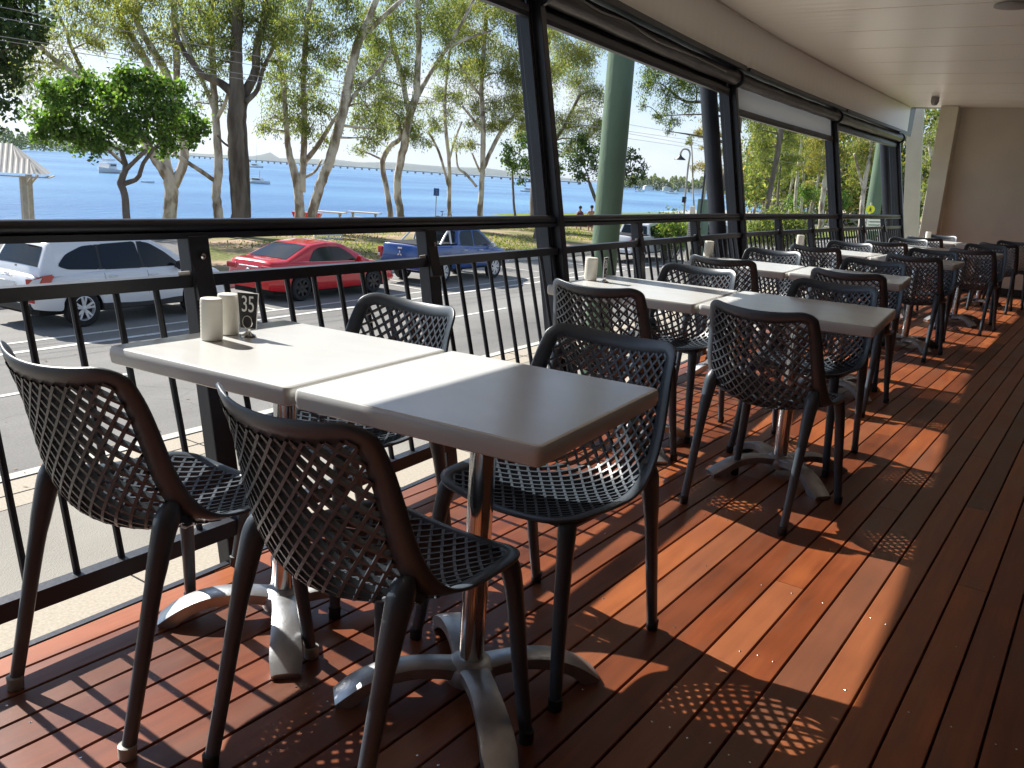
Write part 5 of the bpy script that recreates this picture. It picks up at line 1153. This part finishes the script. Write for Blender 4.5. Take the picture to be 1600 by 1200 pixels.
RG = [
 (66, [[(1193, 352, 5), (1196, 335, 5), (1203, 300, 5), (1212, 255, 5), (1221, 200, 5), (1228, 160, 4.5), (1235, 100, 4)]], [(1185, 200, 22), (1200, 230, 18), (1188, 250, 18), (1215, 180, 20), (1180, 280, 14, .8), (1210, 270, 12, .8), (1180, 165, 24), (1232, 215, 16), (1240, 175, 22), (1192, 300, 9, .7)], GUM + GUMY[:1], 'dark leaning gum trunk just right of the second post'),
 (84, [[(1214, 338, 2.6), (1216, 300, 2.4), (1219, 260, 2)]], [(1222, 250, 14), (1232, 270, 12), (1216, 232, 14), (1240, 245, 14), (1225, 285, 8, .7)], GUM, 'thin brown gum trunk between the leaning trunk and the forked pale trunk'),
 (90, [[(1242, 340, 3), (1243, 310, 3), (1245, 285, 3), (1248, 255, 2.6), (1252, 225, 2.2), (1250, 190, 2)]], [(1250, 225, 16), (1262, 200, 18), (1243, 205, 16), (1265, 240, 14), (1245, 262, 10), (1250, 180, 18)], GUM + OCH[:1], 'pale trunk forking under olive leaves, left of the ochre tree'),
 (80, [[(1283, 345, 5), (1284, 320, 5), (1288, 290, 4.6), (1292, 260, 4.2), (1296, 220, 4), (1298, 180, 3.5)], [(1287, 300, 3), (1298, 270, 2.6), (1306, 235, 2.2)]], [(1275, 220, 17), (1282, 245, 18), (1270, 265, 14), (1300, 205, 18), (1312, 235, 16), (1300, 260, 14), (1270, 195, 16), (1318, 200, 16), (1290, 190, 18), (1265, 285, 9, .8)], OCH + GUMY, 'big ochre gum with a stout pale double trunk, left of the third post'),
 (74, [[(1345, 350, 4), (1347, 320, 4), (1352, 280, 4), (1360, 240, 3.5), (1362, 200, 3)], [(1350, 300, 2.6), (1342, 270, 2), (1335, 240, 2)]], [(1345, 245, 14), (1350, 270, 12), (1340, 220, 16), (1362, 225, 14), (1338, 260, 12), (1370, 255, 12), (1356, 200, 16), (1380, 230, 14), (1372, 290, 10), (1335, 285, 10), (1392, 260, 12)], GUM + OCH[:1], 'olive gum right of the third post'),
 (60, [[(1470, 345, 4), (1466, 300, 4), (1458, 260, 3.5), (1452, 225, 3)], [(1462, 280, 2), (1450, 262, 1.8), (1440, 250, 1.5)]], [(1450, 215, 14, .8), (1462, 235, 16, .8), (1448, 250, 12, .8), (1470, 265, 14), (1458, 290, 13), (1475, 215, 12), (1466, 200, 12, .8), (1450, 310, 10), (1480, 300, 14), (1486, 240, 14), (1450, 330, 8)], GUM, 'gum seen through the gap between the last blind and the pilaster'),
]
for k, (D, st, bb, col, lab) in enumerate(RG): add_tree('gum_tree', lab, D, st, bb, col, seed=60 + k, dens=1.0, group='gum trees on the right', bark=M_barkb if k in (0, 1) else M_bark)
for k, (u, v, rp, D, lab) in enumerate([(1240, 318, 12, 96, 'round bright green bush left of the ochre gum trunk'), (1310, 312, 17, 88, 'round bright green tree close left of the third post'), (1262, 300, 14, 100, 'yellow green bush in front of the beach')]):
    add_tree('bush_tree', lab, D, [[(u, v + rp * 1.6, 1.6), (u, v, 1.2)]], [(u - rp * .5, v, rp * .8), (u + rp * .5, v + 2, rp * .8), (u, v - rp * .5, rp * .8), (u, v + rp * .4, rp * .7)], FIG, seed=80 + k, **{**FL, 'group': 'bushy trees by the side street'})
# dense woodland behind, right
def wood():
    r = np.random.RandomState(9); C_ = []
    for k in range(230):
        D = r.uniform(105, 190); u = r.uniform(1165, 1500); q = pt(u, 223 + .066 * u, D); top_ = r.uniform(6, 15); z = GZ + r.uniform(3.0, top_); R_ = r.uniform(1.6, 3.2)
        n = int(55 * R_ * R_); g = r.normal(size=(n, 3)) * R_ * .45; C_.append(np.array([q.x, q.y, z])[None] + g)
    cs = np.concatenate(C_); n = len(cs); leaf_mesh('woodland', cs, .5 + .3 * r.rand(n), .22 + .1 * r.rand(n), r, GUM + OCH[:2] + DKG, M_leaf, droop=.3, label='distant olive woodland behind the side street', kind='stuff')
    m = MB()
    rr_ = random.Random(4)
    for k in range(60):
        D = rr_.uniform(105, 185); u = rr_.uniform(1180, 1480); q = pt(u, 223 + .066 * u, D); m.tube([(q.x, q.y, GZ - .3), (q.x + rr_.uniform(-.6, .6), q.y, GZ + 5), (q.x + rr_.uniform(-1.5, 1.5), q.y, GZ + 11)], [.22, .16, .08], 6)
    tag(m.build('woodland_trunks', M_bark), 'distant pale trunks of the woodland', None, None, 'stuff')
wood()
shore_mass('far_shore_trees', 'dark wooded far shore at the left edge of the bay', -60, 262, 700, 1300, 17, 11, 9000, 21, DKG + GUM[:1])
shore_mass('far_headland_trees', 'wooded far headland with houses on the right of the bay', 955, 1230, 1040, 900, 15, 17, 14000, 22, DKG + GUM)
# park litter of grass tufts along the verge
def tufts():
    r = np.random.RandomState(33); n = 42000
    y = 4 + 66 * r.rand(n) ** 1.1; x = -19.9 - 12 * r.rand(n) ** 1.3 - .06 * (y - 6)
    keep = (np.sin(x * .9 + 2 * np.sin(y * .35)) + np.sin(y * .6 + x * .3) + r.rand(n) * 1.6) > .7
    keep &= ~((x < -20.8) & (x > -34) & (y < 22 - (-x - 20) * .1) & (y > 1) & (x > -34) & (y < 21))
    x, y = x[keep], y[keep]; n = len(x); cs = np.stack([x, y, np.full(n, GZ + .03)], 1)
    leaf_mesh('grass_tufts', cs, .07 + .09 * r.rand(n), .03 + .03 * r.rand(n), r, [(.10, .13, .035), (.16, .18, .06), (.22, .20, .08), (.07, .10, .03)], M_leaf, droop=-.6, label='short patchy grass under the park trees', kind='stuff')
tufts()

def litter():
    r = np.random.RandomState(77); n = 1500; y = -3 + 45 * r.rand(n) ** 1.4; x = np.where(r.rand(n) < .55, -9.15 - .5 * r.rand(n) ** 2, -2.6 - 16 * r.rand(n)); z = np.where(x < -9.1 - 0, RZ + .012, GZ + .008)
    x = x - .06 * (y - 6) * (x < -5); z = np.where(x < -9.1 - .06 * (y - 6), RZ + .012, GZ + .008)
    v = leaf_arrays(np.stack([x, y, z], 1), .05 + .06 * r.rand(n), .02 + .02 * r.rand(n), r, 0.0).reshape(n, 4, 3); v[:, :, 2] = z[:, None] + .25 * (v[:, :, 2] - z[:, None]).clip(-.004, .02); v = v.reshape(-1, 3)
    mb = MB(); mb.v = [tuple(p_) for p_ in v]; mb.f = [(4 * i, 4 * i + 1, 4 * i + 2, 4 * i + 3) for i in range(n)]
    tag(mb.build('leaf_litter', mat('dry_leaf', (.22, .13, .06), .8, var=.5, vscale=3)), 'dry fallen leaves scattered over the road and gutter', None, None, 'stuff')
litter()

# ================================================================== STREET AND PARK FURNITURE
# thick green pole
m = MB(); q = pt(952, 300, 12.0); m.tube([(q.x, q.y, GZ - .3), (q.x + .01, q.y, .4), (q.x - .0, q.y, 4), (q.x, q.y, 9.5)], [.19, .183, .176, .16], 24)
o = m.build('power_pole', M_green, smooth='auto'); tag(o, 'thick green painted power pole right of the first dark post', 'pole', 'green power poles'); GP = q
q2 = pt(1364, 330, 31.0); m = MB(); m.tube([(q2.x, q2.y, GZ - .3), (q2.x, q2.y, 10)], [.24, .20], 18); o = m.build('power_pole', M_green, smooth='auto'); tag(o, 'green power pole far off behind the yellow crossing sign', 'pole', 'green power poles')
# overhead wires on the far side of the street
for k, (v0, v1) in enumerate(((12, 128), (27, 150), (55, 140), (60, 158))):
    a = pt(0, v0, 24.2); d0 = -22.0
    r0 = ray(0, v0); k0 = d0 / r0.x; za = CAM_H + r0.z * k0; ya = r0.y * k0
    r1 = ray(600, v1); k1 = d0 / r1.x; zb_ = CAM_H + r1.z * k1; yb2 = r1.y * k1
    P = []
    for i in range(41):
        y = -30 + i * 4.5; z = za + (zb_ - za) * (y - ya) / (yb2 - ya) * .35 + .10 * math.cos((y - 20) / 50 * math.pi) * -1 + .1; P.append((d0 - k * .18, y, z))
    m = MB(); m.tube(P, .009, 5); o = m.build('overhead_wire', M_ralu); tag(o, ['topmost', 'second from the top', 'third from the top', 'lowest'][k] + ' of the four wires crossing the sky over the trees', 'wire', 'overhead wires across the treetops')
# picnic shelter at the left edge
sh = thing('picnic_shelter', 'picnic shelter with rusty pale tin roof at the left edge', 'shelter', tuple(pt(41, 335, 40).xy) + (GZ - .2,)); org = Vector(sh.location)
A = pt(72, 273, 40); ex = Vector((-.52, -.854, 0)); ey = Vector((-.854, .52, 0))
def shp(a, b_, z): return A + ex * a + ey * b_ + Vector((0, 0, z)) - org
m = MB(); rows = []
rise = 1.12
for i in range(121):
    a = i * .05; w_ = .007 * math.sin(i * 1.6)
    def RP(a, f): 
        ins = f * 1.25
        return shp(max(a, ins) if a < 3 else a, f * 1.5, w_ + f * rise)
    rows.append([RP(a, 0), RP(a, .5), RP(a, 1)])
m.grid(rows); m.grid([[shp(0, 0, 0), shp(1.25, 1.5, rise)], [shp(0, 3, 0), shp(1.25, 1.5, rise)]])
m.build('roof', M_roofw, sh)
m = MB(); m.beam(shp(-.02, -.02, -.12), shp(6, -.02, -.12), .04, .2, (0, 0, 1)); m.beam(shp(-.02, 0, -.12), shp(-.02, 3, -.12), .04, .2, (0, 0, 1)); m.build('fascia', M_timber, sh)
for a, b_ in ((.85, .25), (5.2, .25), (.85, 2.7)):
    m = MB(); p_ = shp(a, b_, -.1); m.beam((p_.x, p_.y, 0), p_, .19, .19, (1, 0, 0)); m.beam(p_ + Vector((0, 0, -.0)) + ex * -.35, p_ + Vector((0, 0, -.45)), .08, .08, (0, 1, 0)); m.build('post', M_timber, sh)
# blue sign on post
sg = thing('park_sign', 'small blue sign on a thin post between two gums', 'sign', tuple(pt(680, 345, 58).xy) + (GZ - .3,)); org = Vector(sg.location)
m = MB(); p0 = pt(681, 300, 58) - org; m.tube([(0, 0, 0), (0, 0, p0.z + .2)], .035, 8); m.build('post', M_timber, sg)
d_ = Vector((org.x, org.y, 0)).normalized(); s_ = Vector((-d_.y, d_.x, 0)) * -1
m = MB(); m.beam(Vector((0, 0, p0.z - .24)) - d_ * .05, Vector((0, 0, p0.z + .24)) - d_ * .05, .36, .02, tuple(s_)); m.build('panel', M_bluesign, sg)
m = MB()
c0_ = Vector((0, 0, p0.z)) - d_ * .065
for a, b_ in (((-.04, .10), (.06, .10)), ((.06, .10), (.0, .0)), ((.0, .0), (.08, -.12)), ((-.09, -.12), (.1, -.13))): m.beam(c0_ + s_ * a[0] + Vector((0, 0, a[1])), c0_ + s_ * b_[0] + Vector((0, 0, b_[1])), .028, .006, tuple(d_))
m.build('symbol', M_white, sg)
# white slatted crate / bin enclosure and picnic tables
p_ = onz(512, 375, GZ - .1); t = thing('slatted_enclosure', 'low white slatted bin enclosure under the twin stemmed gum', 'bin enclosure', tuple(p_))
m = MB()
for i in range(5): m.box((0, -.45, .12 + i * .17), (1.25, .03, .10)); m.box((.62, 0, .12 + i * .17), (.03, .9, .10)); m.box((-.62, 0, .12 + i * .17), (.03, .9, .10))
m.build('slats', M_white, t)
for x_ in (-.6, 0, .6):
    m = MB(); m.box((x_, -.42, .42), (.06, .05, .86)); m.build('post', M_timber, t)
t.rotation_euler.z = math.radians(50)
def picnic(u, v, D, lab, mt):
    q = pt(u, v, D); t = thing('picnic_table', lab, 'picnic table', (q.x, q.y, GZ - .3), math.radians(30), 'picnic tables under the gums'); h = q.z - (GZ - .3)
    m = MB(); m.box((0, 0, h), (2.0, .8, .06)); m.build('tabletop', mt, t)
    for s in (-1, 1):
        m = MB(); m.box((0, s * .75, h * .62), (2.0, .28, .05)); m.build('bench', mt, t)
        m = MB(); m.beam((s * .7, -.6, 0), (s * .7, .2, h), .08, .08, (1, 0, 0)); m.beam((s * .7, .6, 0), (s * .7, -.2, h), .08, .08, (1, 0, 0)); m.build('frame', M_timber, t)
picnic(512, 331, 50, 'pale picnic table right of the twin stemmed gum', M_roofw); picnic(569, 332, 54, 'pale picnic table left of the dark footed gum', M_roofw)
q = pt(480, 333, 47); t = thing('red_barrow', 'small red cart at the foot of the twin stemmed gum', 'cart', (q.x, q.y, GZ - .2), .6)
m = MB(); m.prism([(-.6, .0), (.6, .0), (.75, .35), (-.75, .35)], -.3, .3, 'y'); m.build('tray', M_red, t, loc=(0, 0, q.z - GZ - .1)); m = MB(); m.beam((.5, 0, 0), (.4, 0, q.z - GZ), .08, .08); m.beam((-.5, 0, 0), (-.4, 0, q.z - GZ), .08, .08); m.build('frame', M_trim, t)
# curved street lamp
t = thing('street_lamp', 'tall curved swan neck street lamp over the water, right of the green pole', 'street lamp', tuple(pt(1069, 345, 70).xy) + (GZ - .2,)); org = Vector(t.location); D = 70
P = [pt(u, v, D) - org for u, v in ((1069, 330), (1072, 290), (1076, 255), (1078, 240), (1075, 234), (1068, 233), (1064, 238), (1063, 244))]
P = [Vector((0, 0, 0))] + P; m = MB(); m.tube(smooth_curve(P, 4), .075, 8); m.build('pole', M_timber, t, smooth='auto')
m = MB(); e = P[-1]; m.lathe([(.08, .12), (.12, 0), (.42, -.22), (.44, -.28), (.1, -.26)], 18, tuple(e)); m.build('lamp_shade', M_dark, t, smooth='auto')
m = MB(); b_ = pt(1069, 312, D) - org; m.box(tuple(b_), (.25, .25, .45)); m.build('control_box', M_trim, t)
# thin light pole with ribbed top and green cabinet
q = pt(1095, 330, 40); m = MB(); m.tube([(q.x, q.y, RZ), (q.x, q.y, 4.2)], .05, 8); o = m.build('sign_pole', M_dark); tag(o, 'thin dark pole in front of the green cabinet', 'pole')
q = pt(1100, 322, 43); t = thing('utility_cabinet', 'pale green utility cabinet behind the handrail, left of the round column', 'cabinet', (q.x, q.y, GZ)); top_ = pt(1100, 311, 43).z - GZ
m = MB(); m.box((0, 0, top_ / 2), (.62, .62, top_)); m.build('housing', mat('cabinet_green', (.16, .24, .16), .5, var=.1), t, bevel=.02); m = MB(); m.box((.16, -.318, top_ / 2), (.26, .012, top_ * .9)); m.box((-.16, -.318, top_ / 2), (.26, .012, top_ * .9)); m.build('door', mat('cabinet_door', (.19, .27, .19), .5), t)
t.rotation_euler.z = .4
# cream louvred bollard
q = pt(1074, 400, 24); t = thing('meter_post', 'cream slotted meter post behind the balustrade, left of the four wheel drive', 'post', (q.x, q.y, RZ)); top_ = pt(1076, 322, 24).z - RZ; rz = math.atan2(q.y, q.x) - math.pi / 2; t.rotation_euler.z = rz
m = MB(); m.box((0, 0, top_ / 2), (.13, .13, top_)); m.build('post', M_cream, t, bevel=.01)
m = MB(); zc_ = pt(1076, 358, 24).z - RZ; m.box((0, -.075, zc_), (.15, .02, .42)); m.build('frame', M_timber, t)
m = MB()
for i in range(7): m.box((0, -.088, zc_ - .17 + i * .055), (.09, .01, .02))
m.build('slots', M_barkb, t)
# shrub
def shrub(name, label, u0, u1, vb, vt, D, cols, seed, n=5200):
    r = np.random.RandomState(seed); C_ = []; q0 = pt((u0 + u1) / 2, vb, D); t = thing(name, label, 'shrub', (q0.x, q0.y, GZ))
    m = MB()
    for k in range(26):
        u = u0 + (u1 - u0) * r.rand(); f = 1 - abs((u - (u0 + u1) / 2) / ((u1 - u0) / 2)) ** 2; v = vb + (vt - vb) * (.35 + .65 * r.rand()) * (.35 + .65 * f)
        p_ = pt(u, v, D + r.uniform(-.8, .8)) - Vector(t.location); C_.append(np.array(p_)[None] + r.normal(size=(n // 26, 3)) * .28); m.tube([(p_.x * .4, p_.y * .4, 0), p_], [.03, .01], 4)
    m.build('stems', M_barkb, t); cs = np.concatenate(C_); cs[:, 2] = np.maximum(cs[:, 2], .03); leaf_mesh('foliage', cs, .20, .05, r, cols, M_leaf, droop=-.2, parent=t)
shrub('garden_shrub', 'spiky green shrub left of the cream meter post', 1026, 1072, 382, 344, 42, FIG + GUM, 71)
shrub('garden_shrub', 'broad dark shrub beyond the balustrade right of the second post', 1172, 1262, 384, 336, 40, DKG + GUM, 72, 7000)
# crossing sign
t = thing('crossing_sign', 'round fluorescent yellow crossing sign with black walking figure', 'road sign', tuple(pt(1360, 327, 29).xy) + (RZ,)); org = Vector(t.location); c_ = pt(1360, 327, 29) - org; d_ = Vector((org.x, org.y, 0)).normalized(); s_ = Vector((d_.y, -d_.x, 0))
m = MB(); m.tube([(0, 0, 0), (0, 0, c_.z + .2)], .03, 8); m.build('post', M_timber, t)
m = MB(); ring = [c_ - d_ * .05 + s_ * math.cos(a) * .125 + Vector((0, 0, math.sin(a) * .125)) for a in [i * math.pi / 12 for i in range(24)]]; back_ = [p_ + d_ * .012 for p_ in ring]
m.add(ring + back_, [tuple(range(24)), tuple(range(24, 48))[::-1]] + [(i, (i + 1) % 24, 24 + (i + 1) % 24, 24 + i) for i in range(24)]); m.build('disc', M_yel, t)
m = MB(); k_ = c_ - d_ * .058
for a, b_, w_ in (((0, .03), (0, -.015), .028), ((0, -.01), (-.035, -.075), .018), ((0, -.01), (.035, -.075), .018), ((0, .025), (-.035, -.005), .012), ((0, .025), (.035, -.005), .012), ((0, .045), (0, .065), .022)): m.beam(k_ + s_ * a[0] + Vector((0, 0, a[1])), k_ + s_ * b_[0] + Vector((0, 0, b_[1])), w_, .004, tuple(s_))
m.build('walking_figure', M_card, t)
# white rail fence seen low on the right
t = thing('rail_fence', 'white horizontal rail fence below the yellow crossing sign', 'fence', tuple(pt(1372, 355, 26).xy) + (RZ,)); org = Vector(t.location)
for k, (va, vb_) in enumerate(((344, 345), (349, 350), (354, 355), (359, 360))):
    m = MB(); m.beam(pt(1352, va, 25) - org, pt(1402, vb_, 28) - org, .05, .03, (0, 0, 1)); m.build('rail', M_boat, t)
for u in (1353, 1378, 1400):
    m = MB(); a = pt(u, 344, 25 + (u - 1352) * .06) - org; m.beam(a + Vector((0, 0, .08)), Vector((a.x, a.y, 0)), .06, .05, (1, 0, 0)); m.build('post', M_timber, t)

# people (small, far)
def person(label, u, v_head, D, shirt, turn=0.0):
    q = pt(u, v_head, D); base = Vector((q.x, q.y, GZ - .35)); t = thing('person', label, 'person', tuple(base), math.atan2(q.y, q.x) - math.pi / 2 + turn, 'people walking in the park'); H = (q.z - base.z) + .06
    s = H / 1.72
    def body(parts, nm, mt, par):
        me = bpy.data.meshes.new(nm); vs = []; es = []; rad = []
        for P, R_ in parts:
            o = len(vs)
            for p_ in P: vs.append(Vector(p_) * s)
            rad += [x * s for x in R_]
            es += [(o + i, o + i + 1) for i in range(len(P) - 1)]
        return vs, es, rad, me
    J = dict(pel=(0, 0, .95), ch=(0, 0, 1.28), nk=(0, 0, 1.47), hd=(0, .01, 1.60), ht=(0, .01, 1.70), shl=(-.17, 0, 1.40), ell=(-.24, -.03, 1.13), wrl=(-.22, .10, .90), hal=(-.21, .13, .82), shr=(.17, 0, 1.40), elr=(.25, -.05, 1.13), wrr=(.24, .03, .90), har=(.235, .05, .82),
             hil=(-.09, 0, .90), knl=(-.10, .12, .50), anl=(-.10, .05, .08), tol=(-.10, .2, .03), hir=(.09, 0, .90), knr=(.10, -.02, .50), anr=(.10, -.22, .10), tor=(.10, -.10, .03))
    R0 = dict(pel=.14, ch=.155, nk=.055, hd=.09, ht=.07, shl=.06, ell=.04, wrl=.028, hal=.035, shr=.06, elr=.04, wrr=.028, har=.035, hil=.09, knl=.055, anl=.035, tol=.03, hir=.09, knr=.055, anr=.035, tor=.03)
    nm = list(J); ix = {k: i for i, k in enumerate(nm)}; E = [('pel', 'ch'), ('ch', 'nk'), ('nk', 'hd'), ('hd', 'ht'), ('ch', 'shl'), ('shl', 'ell'), ('ell', 'wrl'), ('wrl', 'hal'), ('ch', 'shr'), ('shr', 'elr'), ('elr', 'wrr'), ('wrr', 'har'), ('pel', 'hil'), ('hil', 'knl'), ('knl', 'anl'), ('anl', 'tol'), ('pel', 'hir'), ('hir', 'knr'), ('knr', 'anr'), ('anr', 'tor')]
    me = bpy.data.meshes.new('body'); me.from_pydata([tuple(Vector(J[k]) * s) for k in nm], [(ix[a], ix[b_]) for a, b_ in E], []); o = obj('body', me, t)
    md = o.modifiers.new('s', 'SKIN'); me.skin_vertices[0].data[0].use_root = True
    for i, k in enumerate(nm): me.skin_vertices[0].data[i].radius = (R0[k] * s, R0[k] * s * (.7 if k in ('ch', 'pel') else 1))
    o.modifiers.new('d', 'SUBSURF').levels = 1
    bpy.context.view_layer.update(); me2 = bpy.data.meshes.new_from_object(o.evaluated_get(bpy.context.evaluated_depsgraph_get())); o.modifiers.clear(); o.data = me2; me2.materials.clear(); me2.materials.append(M_skin)
    m = MB(); m.lathe([(.088 * s, 1.60 * s), (.102 * s, 1.66 * s), (.085 * s, 1.735 * s), (.03 * s, 1.765 * s)], 12, (0, -.005, 0)); m.build('hair', M_hair, t, smooth='auto')
    m = MB(); m.lathe([(.165 * s, .93 * s), (.16 * s, .72 * s), (.155 * s, .55 * s)][::-1] + [(.15 * s, .98 * s)], 12); m.build('shorts', M_cloth, t, smooth='auto')
    if shirt: m = MB(); m.lathe([(.165 * s, .92 * s), (.185 * s, 1.2 * s), (.20 * s, 1.36 * s), (.07 * s, 1.47 * s)], 12); m.build('shirt', M_cloth, t, smooth='auto')
person('shirtless person with dark hair standing just left of the thick green pole', 925, 323, 62, False)
person('person in a dark top partly hidden by the first dark post', 907, 324, 62, True, .5)
# bicycle leaning at the slender gum
q = pt(696, 331, 60); t = thing('bicycle', 'small dark bicycle leaning at the slender pale gum', 'bicycle', (q.x, q.y, GZ - .3), .7)
for s in (-1, 1):
    m = MB(); m.tube([(s * .5 + .33 * math.cos(a), 0, .36 + .33 * math.sin(a)) for a in [i * math.pi / 8 for i in range(17)]], .022, 6, cap=False); m.build('wheel', M_tyre, t)
m = MB(); m.tube([(-.5, 0, .36), (-.1, 0, .36), (.4, 0, .85), (-.2, 0, .85), (-.1, 0, .36)], .02, 6); m.tube([(-.2, 0, .85), (-.5, 0, .36)], .016, 6); m.tube([(.5, 0, .36), (.38, 0, .95), (.5, 0, 1.0)], .02, 6); m.tube([(-.1, 0, .36), (-.23, 0, .98)], .018, 6); m.build('bike_frame', M_dark, t)
m = MB(); m.box((-.23, 0, 1.0), (.22, .12, .05)); m.build('saddle', M_trim, t)

# ================================================================== BOATS AND BRIDGE
def boat(label, u, v, Lm, hdg, cabin=True, mast=0.0, group='boats moored in the bay', fly=False):
    q = onz(u, v, WZ); t = thing('moored_boat', label, 'boat', (q.x, q.y, WZ), hdg, group)
    m = MB(); rows = []
    for i in range(13):
        f = i / 12; x = -Lm / 2 + Lm * f; w = Lm * .16 * (1 - max(0, (f - .35) / .65) ** 2.2) + .001; d = Lm * (.075 + .05 * f ** 2)
        rows.append([(x, w, d), (x, w * .86, .15), (x, w * .3, -.2), (x, -w * .3, -.2), (x, -w * .86, .15), (x, -w, d)])
    m.grid(rows, close=True); m.f.append((0, 1, 2, 3, 4, 5)); m.build('hull', M_boat, t, smooth='auto')
    if cabin:
        m = MB(); h0 = Lm * .08; m.prism([(-Lm * .28, h0), (Lm * .24, h0), (Lm * .12, h0 + Lm * .13), (-Lm * .26, h0 + Lm * .13)], -Lm * .11, Lm * .11, 'y'); c = m.build('cabin', M_boat, t)
        m = MB(); m.box((-Lm * .05, 0, h0 + Lm * .085), (Lm * .33, Lm * .225, Lm * .045)); m.build('window', M_glass, t)
        if fly:
            m = MB(); m.box((-Lm * .08, 0, h0 + Lm * .19), (Lm * .26, Lm * .19, Lm * .05)); m.box((-Lm * .10, 0, h0 + Lm * .30), (Lm * .24, Lm * .19, .08)); 
            for sx in (-1, 1):
                for sy in (-1, 1): m.beam((-Lm * .10 + sx * Lm * .1, sy * Lm * .085, h0 + Lm * .2), (-Lm * .10 + sx * Lm * .1, sy * Lm * .085, h0 + Lm * .3), .08, .08)
            m.build('flybridge', M_boat, t); m = MB(); m.tube([(-Lm * .1, 0, h0 + Lm * .3), (-Lm * .1, 0, h0 + Lm * .45)], .05, 5); m.build('antenna', M_timber, t)
    if mast: m = MB(); m.tube([(Lm * .05, 0, 0), (Lm * .05, 0, mast)], [.10, .06], 6); m.tube([(Lm * .05, 0, Lm * .16), (-Lm * .42, 0, Lm * .17)], .11, 6); m.build('mast', M_timber, t)
    return t
boat('white motor cruiser with flybridge under the round shade tree', 168, 270, 11.5, math.radians(-50), fly=True)
boat('small white cabin runabout right of the big dark trunk', 404, 287, 6.2, math.radians(20), fly=False, mast=3.0)
boat('sailing mast and hull far out near the bridge, right of the big dark trunk', 400, 262, 12, .3, mast=17)
boat('tiny white dinghy between the shade tree and the leaning gum', 232, 285.5, 3.0, .2, cabin=False)
boat('white yacht with two bare masts right of the green pole', 1050, 303, 11, math.radians(15), mast=15)
boat('white yacht hull near the far headland left of the masts', 1000, 300, 8, math.radians(5), mast=9)
boat('distant white boat left of the first dark post', 827, 300, 7, .4)
boat('distant white launch behind the first dark post gap', 857, 297, 6, .2)
br = thing('bridge', 'long low road bridge across the bay on many piers', 'bridge', (0, 0, WZ))
Pa = pt(255, 241.8, 2100); Pb = pt(905, 284.5, 1350); Pa.z = Pb.z = 0
za, zb_ = -1.0, -.6
m = MB(); m.beam((Pa.x, Pa.y, 4.3), (Pb.x, Pb.y, 3.2), 1.6, 9, (0, 0, 1)); m.build('deck', M_conc, br)
m = MB(); nP = 58
for i in range(nP + 1):
    f = i / nP; x = Pa.x + (Pb.x - Pa.x) * f; y = Pa.y + (Pb.y - Pa.y) * f; m.box((x, y, 1.6), (2.2, 2.2, 3.8))
m.build('piers', M_conc, br)
# houses on the far headland
r = random.Random(8)
hl = ['leftmost', 'second', 'third', 'fourth', 'fifth', 'sixth', 'seventh']
for i, u in enumerate((1012, 1042, 1068, 1090, 1112, 1140, 1158)):
    q = pt(u, 294, 900); w_ = r.uniform(7, 13); t = thing('shore_house', hl[i] + ' tiny pale house from the left on the far headland', 'house', (q.x, q.y, WZ + 1.6), r.uniform(-.3, .3) + .4, 'houses on the far headland')
    m = MB(); m.box((0, 0, 1.2), (w_, 8, 3.0)); m.build('wall', [M_boat, M_cream, M_kerb][i % 3], t); m = MB(); m.prism([(-w_ / 2 - .4, 2.6), (w_ / 2 + .4, 2.6), (w_ / 4, 4.0), (-w_ / 4, 4.0)], -4.4, 4.4, 'y'); m.build('roof', [M_roofw, M_kerb, M_timber][i % 3], t)

# ================================================================== HAZE (one closed box of pale, even air round everything but the sky)
hb = MB(); hb.box((-2500, 2500, 150), (25000, 25000, 340)); hz_ = hb.build('haze', None) if False else None
me = bpy.data.meshes.new('haze'); me.from_pydata(hb.v, [], hb.f)
hm = bpy.data.materials.new('haze'); hm.use_nodes = True; n = hm.node_tree.nodes; n.clear()
ho = n.new('ShaderNodeOutputMaterial'); hv = n.new('ShaderNodeVolumePrincipled'); hv.inputs['Color'].default_value = (.80, .88, 1.0, 1); hv.inputs['Density'].default_value = 0.00005; hv.inputs['Anisotropy'].default_value = 0.2
hm.node_tree.links.new(hv.outputs[0], ho.inputs['Volume']); me.materials.append(hm)
tag(obj('haze', me), kind='stuff')
